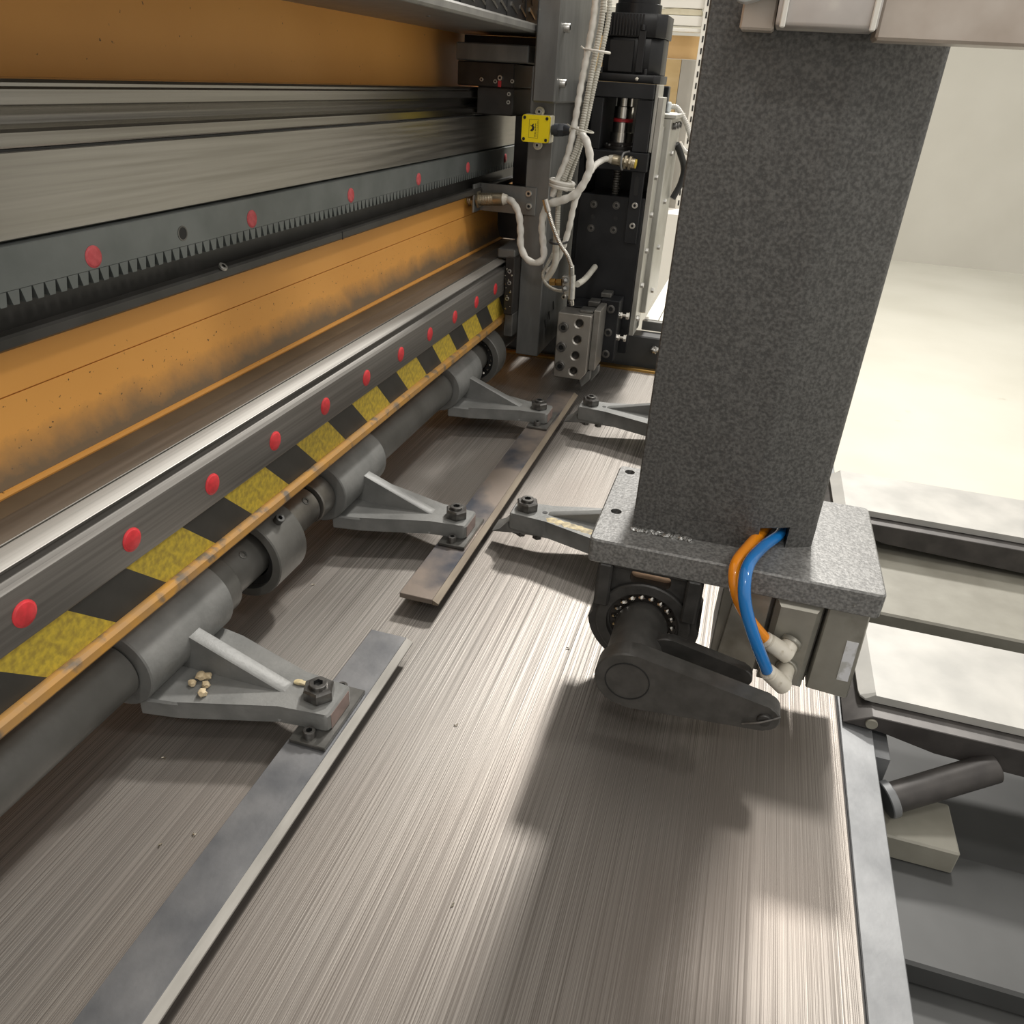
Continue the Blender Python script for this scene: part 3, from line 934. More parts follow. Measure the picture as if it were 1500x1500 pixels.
part('arm_plate', prism(nb(), stadium(RXC, RZC, 0.0335, 0.097, 0.0935, 0.0150), 'y', 0.618, 0.640, 0.0015), 'lever', lv)
part('boss', annulus(nb(), (RXC, 0.6402, RZC), (RXC, 0.7150, RZC), 0.0285, 0.0247, 40, 0.001), 'lever', lv)
part('link_plate', prism(nb(), stadium(-0.005, 0.104, 0.020, 0.072, 0.0960, 0.0120), 'y', 0.668, 0.680, 0.0012), 'bracket', lv)
part('boss_ring', annulus(nb(), (RXC, 0.6172, RZC), (RXC, 0.6182, RZC), 0.0225, 0.0215, 40), 'hole', lv)
pn = part('pin', cyl(nb(), (0.097, 0.6145, 0.0935), (0.097, 0.652, 0.0935), 0.0068, bev=0.0008), 'bracket', lv)
bm = nb()
tube(bm, [(0.078, 0.6155, 0.084), (0.092, 0.6135, 0.0915), (0.104, 0.6140, 0.099), (0.110, 0.6150, 0.103)], 0.0012, 6, 5)
part('cotter_pin', bm, 'nut', pn)

# pneumatic cylinder under the base plate
pc = thing('pneumatic_cylinder', 'silver pneumatic cylinder hanging under the right end of the grey base plate', 'cylinder', (0.115, 0.76, 0.06))
part('barrel', prism(nb(), [(0.0400, 0.0655), (0.0400, 0.1722), (0.0890, 0.1722), (0.0890, 0.0655)], 'y', 0.728, 0.82, 0.001), 'cylinder', pc)
part('barrel_chamfer', prism(nb(), [(0.0465, 0.0650), (0.0535, 0.1722), (0.0885, 0.1722), (0.0885, 0.0650)], 'y', 0.7205, 0.7280, 0.0008), 'cylinder', pc)
part('barrel_core', box(nb(), 0.0895, 0.1435, 0.733, 0.82, 0.062, 0.1722), 'foot', pc)
bm = nb()
for (a, b, c_, d, y0) in ((0.0935, 0.1395, 0.0600, 0.1660, 0.7215), (0.0990, 0.1340, 0.0640, 0.1615, 0.7165)):
    pass
fo = [(0.0935, 0.060), (0.1400, 0.060), (0.1400, 0.1668), (0.0935, 0.1668)]
fi = [(0.0990, 0.0650), (0.1345, 0.0650), (0.1345, 0.1600), (0.0990, 0.1600)]
b0 = [bm.verts.new((x, 0.7335, z)) for x, z in fo]
b1 = [bm.verts.new((x, 0.7225, z)) for x, z in fo]
b2 = [bm.verts.new((x, 0.7165, z)) for x, z in fi]
for P_, Q_ in ((b0, b1), (b1, b2)):
    for i in range(4):
        bm.faces.new((P_[i], P_[(i + 1) % 4], Q_[(i + 1) % 4], Q_[i]))
bm.faces.new(b2)
bm.faces.new(b0[::-1])
part('port_pad', bm, 'cylinder', pc, 'bevelled raised port face')
br_ = part('barrel', prism(nb(), [(0.1445, 0.0620), (0.1445, 0.1722), (0.1840, 0.1722), (0.1880, 0.0600), (0.1860, 0.0590)], 'y', 0.7205, 0.82, 0.0015), 'cylinder', pc)
part('torn_label', prism(nb(), [(0.1700, 0.1330), (0.1815, 0.1330), (0.1830, 0.0825), (0.1715, 0.0825)], 'y', 0.7196, 0.7204), 'label', br_, 'torn white sticker')


def fitting(t, p, q, e):
    """elbow push fitting: collar at p (hose end), bend at q, root at e on the cylinder"""
    p, q, e = Vector(p), Vector(q), Vector(e)
    d = (q - p).normalized()
    f = part('push_fitting', cyl(nb(), p + d * 0.003, q + d * 0.006, 0.0088, 0.0098, 24, 0.0012), 'fitting', t)
    part('release_ring', lathe(nb(), p - d * 0.0025, p + d * 0.0030, [(0, 0.0070), (0.3, 0.0086), (0.7, 0.0086), (1, 0.0072)], 24), 'fitting', f)
    part('elbow', cyl(nb(), q, e, 0.0096, 0.0088, 24, 0.001), 'fitting', f)
    part('root_ring', cyl(nb(), e + (q - e).normalized() * 0.0045, e - (q - e).normalized() * 0.0005, 0.0115, n=24, bev=0.0008), 'cylinder', f)


fitting(pc, (0.0905, 0.700, 0.127), (0.112, 0.7035, 0.114), (0.1175, 0.7163, 0.120))
fitting(pc, (0.0970, 0.675, 0.1065), (0.1135, 0.684, 0.0890), (0.1200, 0.7163, 0.0860))
HO = [(0.076, 0.800, 0.2085), (0.068, 0.775, 0.2095), (0.055, 0.730, 0.214), (0.045, 0.692, 0.216), (0.0455, 0.677, 0.205), (0.054, 0.676, 0.183), (0.069, 0.685, 0.157), (0.0895, 0.6995, 0.1285)]
HB = [(0.092, 0.800, 0.2085), (0.085, 0.775, 0.2095), (0.068, 0.730, 0.216), (0.0555, 0.682, 0.223), (0.054, 0.660, 0.213), (0.060, 0.655, 0.190), (0.075, 0.660, 0.154), (0.0958, 0.6738, 0.1090)]
solo('air_hose', tube(nb(), HO, 0.0061, 16, 10), 'orange_hose', 'orange air hose curving from the column slot to the cylinder fitting', 'hose')
solo('air_hose', tube(nb(), HB, 0.0061, 16, 10), 'blue_hose', 'blue air hose curving from the column slot to the lower fitting', 'hose')

# light aluminium rail end on the column front, top right
ar = thing('profile_rail', 'pale aluminium profile rail across the top front of the dark column', 'profile', (0.05, 0.72, 0.655))
part('end_block', box(nb(), -0.0385, -0.0135, 0.715, 0.7455, 0.6605, 0.690, 0.0015), 'tan_profile', ar)
part('channel', prism(nb(), [(0.7455, 0.6625), (0.700, 0.6625), (0.698, 0.6645), (0.698, 0.69), (0.702, 0.72), (0.7455, 0.72)], 'x', -0.0125, 0.0575, 0.0012), 'beige_profile', ar)
for x in (-0.0095, 0.052):
    part('channel_flange', box(nb(), x, x + 0.004, 0.6945, 0.698, 0.6615, 0.715, 0.0008), 'rack_white', ar)
part('wide_block', box(nb(), 0.058, 0.20, 0.706, 0.7455, 0.6570, 0.73, 0.002), 'tan_profile', ar)
bm = nb()
prism(bm, [(-0.046, 0.686), (-0.044, 0.678), (-0.038, 0.6755), (-0.028, 0.678), (-0.010, 0.6865), (-0.010, 0.70), (-0.044, 0.70)], 'y', 0.690, 0.714, 0.002)
part('plastic_cap', bm, 'film', ar, 'pale bluish plastic cap')

# ------------------------------------------------------------------ carriage
cg = thing('carriage', 'grey steel carriage plate riding on both guide rails', 'carriage', (-0.433, 1.8, 0.075))
p1 = part('main_plate', box(nb(), -0.4585, -0.408, 1.650, 2.02, 0.078, 0.640, 0.0015), 'carriage', cg)
p2 = part('cover_plate', box(nb(), -0.4445, -0.400, 1.612, 1.96, 0.580, 1.05, 0.003), 'carriage', cg)
part('plate_edge', box(nb(), -0.4470, -0.4448, 1.630, 1.96, 0.600, 1.05), 'tray', cg)
for z in (0.703, 0.613):
    part('bolt', socket(nb(), (-0.400, 1.645, z), (1, 0, 0), 0.0075, 0.011), 'screw', p2)
for (yy, zz) in ((1.70, 0.140), (1.735, 0.150), (1.77, 0.165)):
    bm = nb()
    prism(bm, rr(-0.003, 0.003, -0.012, 0.012, 0.0028, 3), 'x', -0.4082, -0.4074)
    bm.transform(Matrix.Translation((0, yy, zz)) @ Matrix.Rotation(0.5, 4, 'X'))
    part('slot', bm, 'hole', p1)
part('added_light_stop', box(nb(), -0.5480, -0.4590, 1.860, 1.875, 0.310, 0.5510, 0.001), 'black_slider', cg)  # dark plates added to stop light slipping between beam and carriage
part('added_light_stop', box(nb(), -0.5740, -0.4590, 1.842, 1.857, 0.2880, 0.4055, 0.001), 'black_slider', cg)
part('added_light_stop', box(nb(), -0.6500, -0.4590, 1.800, 1.812, 0.6725, 0.6910, 0.001), 'black_slider', cg)
part('rail_mount', box(nb(), -0.602, -0.4590, 1.622, 1.95, 0.6425, 0.672, 0.002), 'carriage', cg)
us = part('slider_block', box(nb(), -0.605, -0.4900, 1.640, 1.90, 0.600, 0.642, 0.002), 'black_slider', cg)
part('slider_cheek', box(nb(), -0.5640, -0.4900, 1.640, 1.90, 0.552, 0.600, 0.002), 'black_slider', cg)
for x, z in ((-0.555, 0.612), (-0.527, 0.610), (-0.493, 0.612), (-0.4985, 0.590), (-0.499, 0.576)):
    part('slider_screw', socket(nb(), (x, 1.6398, z), (0, -1, 0), 0.0036, 0.0022), 'screw', us)
part('red_wiper', box(nb(), -0.5215, -0.5150, 1.6385, 1.6399, 0.601, 0.612), 'plug', us)
part('white_nipple', socket(nb(), (-0.5165, 1.6398, 0.6165), (0, -1, 0), 0.0048, 0.006), 'screw', us)
ls = part('slider_block', box(nb(), -0.4790, -0.4588, 1.605, 1.90, 0.175, 0.292, 0.002), 'black_slider', cg)
part('slider_cap', box(nb(), -0.503, -0.4640, 1.622, 1.80, 0.2865, 0.3060, 0.003), 'carriage', cg)
for x, z in ((-0.469, 0.266), (-0.468, 0.242), (-0.471, 0.209)):
    part('slider_screw', socket(nb(), (x, 1.6048, z), (0, -1, 0), 0.0042, 0.0025), 'screw', ls)
bm = nb()
random.seed(3)
for i in range(18):
    blob(bm, (-0.4785 + random.uniform(0, 0.016), 1.6045, random.uniform(0.185, 0.27)), random.uniform(0.001, 0.0022), i, sub=1)
part('swarf', bm, 'chip', ls)
part('wiper_bracket', box(nb(), -0.4770, -0.4590, 1.612, 1.70, 0.126, 0.1745, 0.0015), 'foot', cg)


# sensor bracket on the carriage
sb = thing('sensor_bracket', 'dull steel angle bracket bolted to the carriage, holding a sensor', 'bracket', (-0.49, 1.645, 0.373))
part('bracket_plate', box(nb(), -0.552, -0.4335, 1.6455, 1.6495, 0.373, 0.4265, 0.0008), 'carriage', sb)
part('bracket_flange', box(nb(), -0.556, -0.552, 1.605, 1.6495, 0.373, 0.4265, 0.0008), 'carriage', sb)
for x, z in ((-0.448, 0.415), (-0.446, 0.391)):
    part('bolt', socket(nb(), (x, 1.6455, z), (0, -1, 0), 0.0062, 0.006), 'screw', sb)


def sensor(name, label, p0, p1, r, flip=1):
    p0, p1 = Vector(p0), Vector(p1)
    t = thing(name, label, 'sensor', (p0 + p1) / 2 - Vector((0, 0, r)), 'proximity sensors')
    d = (p1 - p0)
    L = d.length
    d = d.normalized()
    bm = nb()
    prof = []
    k = 16
    for i in range(k):
        prof += [(0.05 + 0.72 * i / k, r), (0.05 + 0.72 * (i + 0.5) / k, r * 0.95)]
    lathe(bm, p0, p1, [(0, r * 0.9)] + prof + [(0.78, r * 1.0), (1.0, r * 1.0)], 20)
    part('barrel', bm, 'sensor', t)
    part('sensing_face', cyl(nb(), p0 - d * 0.003, p0, r * 0.88, n=20, bev=0.0005), 'sensor_tip', t)
    part('lock_nut', hexnut(nb(), p0 + d * L * 0.16, d, r * 1.42, 0.005), 'sensor', t)
    part('lock_nut', hexnut(nb(), p0 + d * (L * 0.16 + 0.0095), d, r * 1.42, 0.005), 'sensor', t)
    part('end_cap', cyl(nb(), p1, p1 + d * 0.010, r * 0.9, r * 0.7, 20, 0.001), 'fitting', t)
    return t


sensor('proximity_sensor', 'brass-coloured proximity sensor in the angle bracket, pointing at the gear rack', (-0.572, 1.625, 0.395), (-0.497, 1.625, 0.402), 0.0125)
sensor('proximity_sensor', 'brass-coloured proximity sensor with a yellow end on the black motor mount', (-0.256, 1.745, 0.478), (-0.302, 1.745, 0.4825), 0.0100)

# yellow junction box
jb = thing('junction_box', 'bright yellow square junction box with black logo print on the carriage', 'junction box', (-0.434, 1.63, 0.51))
part('base_box', box(nb(), -0.460, -0.4065, 1.622, 1.6495, 0.5110, 0.5590, 0.002), 'cream_plastic', jb)
lid = part('lid', prism(nb(), rr(-0.4615, -0.4075, 0.5115, 0.5585, 0.004), 'y', 1.612, 1.622, 0.001), 'yellow_box', jb)
for z in (0.5640, 0.5055):
    part('mount_ear', annulus(nb(), (-0.434, 1.634, z), (-0.434, 1.640, z), 0.0085, 0.0040, 20), 'cream_plastic', jb)
    part('ear_screw', socket(nb(), (-0.434, 1.634, z), (0, -1, 0), 0.0052, 0.004), 'screw', jb)
for x in (-0.4565, -0.4125):
    for z in (0.5165, 0.5535):
        part('lid_screw', socket(nb(), (x, 1.612, z), (0, -1, 0), 0.0028, 0.0016), 'hole', lid)
bm = nb()
prism(bm, [(-0.4455, 0.5415), (-0.4420, 0.5405), (-0.4405, 0.5425), (-0.4370, 0.5440), (-0.4385, 0.5405), (-0.4360, 0.5375), (-0.4370, 0.5330), (-0.4405, 0.5300), (-0.4450, 0.5315), (-0.4415, 0.5345), (-0.4405, 0.5375)], 'y', 1.6116, 1.6121)
part('logo_mark', bm, 'ink', lid)
bm = nb()
for x0, x1, z0, z1 in ((-0.4470, -0.4466, 0.519, 0.551), (-0.4288, -0.4284, 0.519, 0.551), (-0.4470, -0.4284, 0.519, 0.5194), (-0.4470, -0.4284, 0.5506, 0.551)):
    box(bm, x0, x1, 1.6117, 1.6121, z0, z1)
for i in range(9):
    z = 0.522 + i * 0.003
    box(bm, -0.4310, -0.4302, 1.6117, 1.6121, z, z + 0.0018)
for i in range(5):
    z = 0.5215 + i * 0.0048
    box(bm, -0.4352, -0.4330, 1.6117, 1.6121, z, z + 0.0010)
    box(bm, -0.4345, -0.4337, 1.6117, 1.6121, z, z + 0.0034)
    box(bm, -0.4352, -0.4330, 1.6117, 1.6121, z + 0.0024, z + 0.0032)
part('lid_print', bm, 'ink', lid)
gl = part('cable_gland', hexnut(nb(), (-0.3925, 1.630, 0.5350), (1, 0, 0.08), 0.0125, 0.012), 'gland', jb)
bm = nb()
lathe(bm, (-0.4065, 1.630, 0.5345), (-0.3925, 1.630, 0.5350), [(0, 0.009), (0.3, 0.009), (0.35, 0.0115), (1, 0.0115)], 20)
part('gland_neck', bm, 'gland', gl)
part('gland_cap', lathe(nb(), (-0.3805, 1.630, 0.5360), (-0.366, 1.622, 0.5372), [(0, 0.0105), (0.6, 0.0095), (1, 0.006)], 20), 'gland', gl)

# ------------------------------------------------------------------ Z axis slide, motor, tool block
zs = thing('z_axis_slide', 'black steel vertical slide with silver side plates beside the carriage', 'slide', (-0.30, 1.86, 0.07))
bm = nb()
prism(bm, [(-0.3715, 0.4095), (-0.231, 0.4095), (-0.231, 0.1335), (-0.231, 0.0725), (-0.290, 0.0725), (-0.300, 0.090), (-0.3715, 0.090)], 'y', 1.780, 1.806, 0.001)
fp = part('slide_plate', bm, 'black_steel', zs)
sc = mesh_of('counterbored_screw', socket(nb(), (0, 0, 0), (0, -1, 0), 0.0058, 0.0012, 0.0034, 0.0010), 'nut', 30)
rg = mesh_of('counterbore', annulus(nb(), (0, 0, 0), (0, -0.0008, 0), 0.0078, 0.0066, 20), 'foot', 30)
for x, z in ((-0.339, 0.389), (-0.290, 0.391), (-0.340, 0.340), (-0.290, 0.341)):
    s_ = pinst('plate_screw', sc, fp, (x, 1.7799, z))
    pinst('counterbore', rg, s_, (x, 1.7799, z))
for x, z in ((-0.339, 0.364), (-0.288, 0.365)):
    part('dowel_hole', cyl(nb(), (x, 1.7792, z), (x, 1.7802, z), 0.0045, n=16), 'hole', fp)
tp = part('trip_plate', box(nb(), -0.2640, -0.2370, 1.771, 1.7795, 0.318, 0.466, 0.001), 'black_steel', zs)
part('trip_slot', prism(nb(), rr(-0.2555, -0.2465, 0.415, 0.452, 0.004), 'y', 1.7702, 1.7712), 'hole', tp)
for z in (0.396, 0.355):
    part('trip_screw', socket(nb(), (-0.249, 1.771, z), (0, -1, 0), 0.0062, 0.005), 'screw', tp)
part('slide_body', box(nb(), -0.365, -0.2335, 1.8065, 1.94, 0.10, 0.405, 0.002), 'black_slider', zs)
part('side_plate', box(nb(), -0.2305, -0.2190, 1.786, 1.835, 0.115, 0.600, 0.001), 'alu', zs)
part('side_strip', box(nb(), -0.2330, -0.2190, 1.837, 1.862, 0.135, 0.545, 0.001), 'alu', zs)
hs = part('housing', box(nb(), -0.2330, -0.2070, 1.864, 2.06, 0.150, 0.560, 0.0015), 'alu', zs)
part('housing_cap', box(nb(), -0.240, -0.198, 1.864, 2.06, 0.5605, 0.568, 0.001), 'alu', zs)
for k in range(5):
    part('side_bolt', hexnut(nb(), (-0.2190, 1.810, 0.150 + k * 0.075), (1, 0, 0), 0.0062, 0.006), 'screw', zs)
for k in range(4):
    part('side_bolt', hexnut(nb(), (-0.2070, 1.93, 0.19 + k * 0.10), (1, 0, 0), 0.0060, 0.006), 'screw', hs)
for k in range(3):
    part('cap_bolt', socket(nb(), (-0.2068, 1.90 + k * 0.055, 0.545), (1, 0, 0), 0.0070, 0.008), 'nut', hs)
part('back_plate', box(nb(), -0.3870, -0.232, 1.955, 1.985, 0.085, 0.62, 0.002), 'black_steel', zs)
part('cheek_plate', box(nb(), -0.3860, -0.374, 1.81, 1.95, 0.085, 0.62, 0.0015), 'black_steel', zs)
# motor mount
part('mount_top', box(nb(), -0.361, -0.2385, 1.772, 1.92, 0.594, 0.6215, 0.0015), 'black_steel', zs)
part('mount_leg', box(nb(), -0.361, -0.339, 1.775, 1.92, 0.4975, 0.5935, 0.001), 'black_steel', zs)
part('mount_leg', box(nb(), -0.270, -0.2385, 1.775, 1.80, 0.4975, 0.5935, 0.001), 'black_steel', zs)
part('mount_cheek', box(nb(), -0.2380, -0.2310, 1.786, 1.86, 0.4975, 0.6215, 0.001), 'alu', zs)
part('mount_base', box(nb(), -0.356, -0.2330, 1.765, 1.94, 0.461, 0.497, 0.0015), 'black_steel', zs)
part('mount_back', box(nb(), -0.338, -0.271, 1.915, 1.925, 0.4975, 0.5935), 'alu', zs)
cp = part('coupling', lathe(nb(), (-0.306, 1.845, 0.5105), (-0.306, 1.845, 0.5935), [(0, 0.024), (0.22, 0.024), (0.23, 0.0205), (0.45, 0.0205), (0.46, 0.0190), (0.54, 0.0190), (0.55, 0.0205), (0.80, 0.0205), (0.82, 0.0165), (1, 0.0165)], 32), 'bright', zs)
part('coupling_insert', annulus(nb(), (-0.306, 1.845, 0.5490), (-0.306, 1.845, 0.5550), 0.0207, 0.0192, 24), 'plug', cp)
part('bearing_flange', lathe(nb(), (-0.306, 1.845, 0.4975), (-0.306, 1.845, 0.5104), [(0, 0.036), (0.4, 0.036), (0.5, 0.026), (1, 0.026)], 32), 'black_slider', zs)
for a in range(6):
    part('flange_screw', socket(nb(), (-0.306 + 0.031 * math.cos(a), 1.845 + 0.031 * math.sin(a), 0.5027), (0, 0, 1), 0.0042, 0.004), 'nut', zs)
part('ball_screw', tube(nb(), [(-0.306, 1.845, 0.405), (-0.306, 1.845, 0.461)], 0.0085, 14, smooth=False, rib=(0.005, 0.0015)), 'shaft_steel', zs)
part('limit_clip', tube(nb(), [(-0.280, 1.757, 0.4690), (-0.280, 1.735, 0.4660), (-0.282, 1.730, 0.480), (-0.280, 1.735, 0.4960), (-0.272, 1.757, 0.4990)], 0.0022, 8, 5), 'carriage', zs)

mo = thing('servo_motor', 'black servo motor with cooling fins standing on the slide', 'motor', (-0.297, 1.845, 0.622))


def chsq(x0, x1, y0, y1, c):
    return [(x0 + c, y0), (x1 - c, y0), (x1, y0 + c), (x1, y1 - c), (x1 - c, y1), (x0 + c, y1), (x0, y1 - c), (x0, y0 + c)]


part('flange', prism(nb(), chsq(-0.3620, -0.2320, 1.782, 1.912, 0.012), 'z', 0.6218, 0.6370, 0.001), 'motor', mo)
part('body', prism(nb(), chsq(-0.3560, -0.2360, 1.788, 1.908, 0.022), 'z', 0.6372, 0.700, 0.001), 'motor', mo)
part('face_panel', box(nb(), -0.3390, -0.2900, 1.784, 1.7879, 0.6400, 0.695, 0.0008), 'motor', mo)
hd = part('fin_ring', prism(nb(), chsq(-0.3600, -0.2330, 1.784, 1.912, 0.018), 'z', 0.7005, 0.7400, 0.001), 'motor', mo)
fm = mesh_of('fin', box(nb(), -0.0016, 0.0016, -0.003, 0.0, 0.0, 0.037, 0.0004), 'motor')
for k in range(11):
    pinst('fin', fm, hd, (-0.340 + k * 0.0062, 1.784, 0.702))
part('tie_bolt_boss', box(nb(), -0.2830, -0.2690, 1.778, 1.7838, 0.640, 0.712, 0.001), 'motor', mo)
part('tie_bolt', socket(nb(), (-0.276, 1.7795, 0.712), (0, 0, 1), 0.0048, 0.009), 'motor', mo)
for x in (-0.3540, -0.2640):
    part('flange_bolt', socket(nb(), (x, 1.792, 0.6372), (0, 0, 1), 0.0058, 0.010), 'motor', mo)
part('encoder_cap', lathe(nb(), (-0.300, 1.848, 0.7402), (-0.300, 1.848, 0.80), [(0, 0.046), (0.3, 0.046), (0.32, 0.042), (1, 0.042)], 32), 'motor', mo)
part('grease_dot', blob(nb(), (-0.276, 1.771, 0.629), 0.0035, 2, sub=2), 'fitting', mo)

# tool block
tb = thing('tool_block', 'silver tool block with three cap screws and four open holes', 'tool holder', (-0.325, 1.64, 0.05))
bm = nb()
prism(bm, [(-0.3620, 0.0510), (-0.3620, 0.1905), (-0.2900, 0.1905), (-0.2900, 0.0660), (-0.3010, 0.0495), (-0.360, 0.0495)], 'y', 1.620, 1.675, 0.0016)
fb = part('block', bm, 'tool', tb)
cs2 = mesh_of('cap_screw', socket(nb(), (0, 0, 0), (0, -1, 0), 0.0105, 0.007, 0.0058, 0.006), 'nut', 30)
for x, z in ((-0.347, 0.161), (-0.348, 0.118), (-0.3475, 0.076)):
    pinst('cap_screw', cs2, fb, (x, 1.6198, z))
bm = nb()
for x, z in ((-0.315, 0.172), (-0.316, 0.137), (-0.317, 0.102), (-0.318, 0.067)):
    lathe(bm, (x, 1.610, z), (x, 1.660, z), [(0, 0.0215), (0.16, 0.0132), (0.252, 0.0084), (1, 0.0084)], 24)
cut_part(fb, bm)
rf_ = mesh_of('screw_hole', cyl(nb(), (0, 0.0, 0), (0, 0.002, 0), 0.0083, n=20), 'black_slider', 30)
for x, z in ((-0.315, 0.172), (-0.316, 0.137), (-0.317, 0.102), (-0.318, 0.067)):
    pinst('screw_hole', rf_, fb, (x, 1.636, z))
part('side_clamp', box(nb(), -0.2895, -0.2755, 1.640, 1.715, 0.068, 0.1985, 0.0012), 'tool_side', tb)
part('top_step', box(nb(), -0.320, -0.2915, 1.640, 1.676, 0.1908, 0.1960, 0.0008), 'foot', tb)
for k in range(2):
    part('cutter', prism(nb(), [(-0.312 + k * 0.014, 0.050 + k * 0.012), (-0.301 + k * 0.014, 0.026 + k * 0.004), (-0.284 + k * 0.012, 0.045 + k * 0.008), (-0.284 + k * 0.012, 0.068)], 'y', 1.642 + k * 0.035, 1.658 + k * 0.035, 0.001), 'carriage', tb)
hb = thing('tool_clamp_body', 'black clamp body with socket screws between tool block and slide plate', 'tool holder', (-0.28, 1.74, 0.07))
part('body', box(nb(), -0.2900, -0.2480, 1.716, 1.7695, 0.071, 0.2050, 0.0015), 'black_steel', hb)
part('clamp_body', box(nb(), -0.3600, -0.2905, 1.690, 1.7695, 0.085, 0.190, 0.0015), 'black_steel', hb)
part('key_block', box(nb(), -0.2950, -0.2720, 1.735, 1.7690, 0.2053, 0.2150, 0.0012), 'foot', hb)
part('key_block', box(nb(), -0.3150, -0.2905, 1.700, 1.735, 0.1905, 0.2020, 0.0012), 'foot', hb)
for z in (0.187, 0.135, 0.086):
    part('cap_screw', socket(nb(), (-0.266, 1.7158, z), (0, -1, 0), 0.0090, 0.003, 0.0052, 0.0026), 'nut', hb)
for z in (0.172, 0.122):
    b_ = part('set_bolt', hexnut(nb(), (-0.2478, 1.735, z), (1, 0, 0), 0.0075, 0.006), 'bright', hb)
    part('bolt_shank', cyl(nb(), (-0.2418, 1.735, z), (-0.2330, 1.735, z), 0.0038, n=12), 'bright', b_)
    part('bolt_head', hexnut(nb(), (-0.2330, 1.735, z), (1, 0, 0), 0.0085, 0.006), 'bright', b_)

# air/oil nozzle valve with flexible hose
nv = thing('spray_valve', 'small zinc spray valve with brass fitting and flexible steel hose', 'valve', (-0.331, 1.6, 0.222))
part('valve_body', cyl(nb(), (-0.331, 1.590, 0.228), (-0.333, 1.590, 0.277), 0.0078, n=20, bev=0.001), 'screw', nv)
part('valve_cheek', prism(nb(), [(-0.352, 0.274), (-0.333, 0.274), (-0.333, 0.234), (-0.342, 0.234), (-0.350, 0.246)], 'y', 1.583, 1.597, 0.0015), 'screw', nv)
for z in (0.266, 0.250):
    part('ball_cap', blob(nb(), (-0.344, 1.580, z), 0.0062, 1, sub=2), 'carriage', nv)
part('adjuster', socket(nb(), (-0.3430, 1.588, 0.2335), (-0.2, -1, -0.1), 0.0050, 0.008), 'screw', nv)
part('nozzle', cyl(nb(), (-0.331, 1.590, 0.2275), (-0.328, 1.592, 0.2150), 0.0065, 0.0050, 16, 0.0008), 'bright', nv)
part('hose_end', cyl(nb(), (-0.333, 1.585, 0.278), (-0.3335, 1.578, 0.297), 0.0058, n=16, bev=0.0006), 'screw', nv)
bm = nb()
tube(bm, [(-0.3335, 1.578, 0.296), (-0.342, 1.570, 0.318), (-0.358, 1.568, 0.338), (-0.374, 1.568, 0.367), (-0.387, 1.568, 0.397)], 0.0046, 12, 8, rib=(0.0032, 0.0006))
fh = part('flexible_hose', bm, 'bright', nv)
part('spout', annulus(nb(), (-0.3866, 1.568, 0.396), (-0.3942, 1.566, 0.4175), 0.0062, 0.0046, 20), 'bright', fh)
part('brass_fitting', hexnut(nb(), (-0.3530, 1.590, 0.2600), (-1, 0, -0.12), 0.0072, 0.012), 'brass', nv)
part('brass_nut', hexnut(nb(), (-0.3660, 1.590, 0.2585), (-1, 0, -0.12), 0.0078, 0.012, 0.3), 'brass', nv)
solo('sleeve_hose', tube(nb(), [(-0.3225, 1.600, 0.257), (-0.319, 1.66, 0.257), (-0.318, 1.755, 0.264)], 0.0062, 12, 6), 'conduit', 'short beige hose stub from the spray valve to the black plate', 'hose')

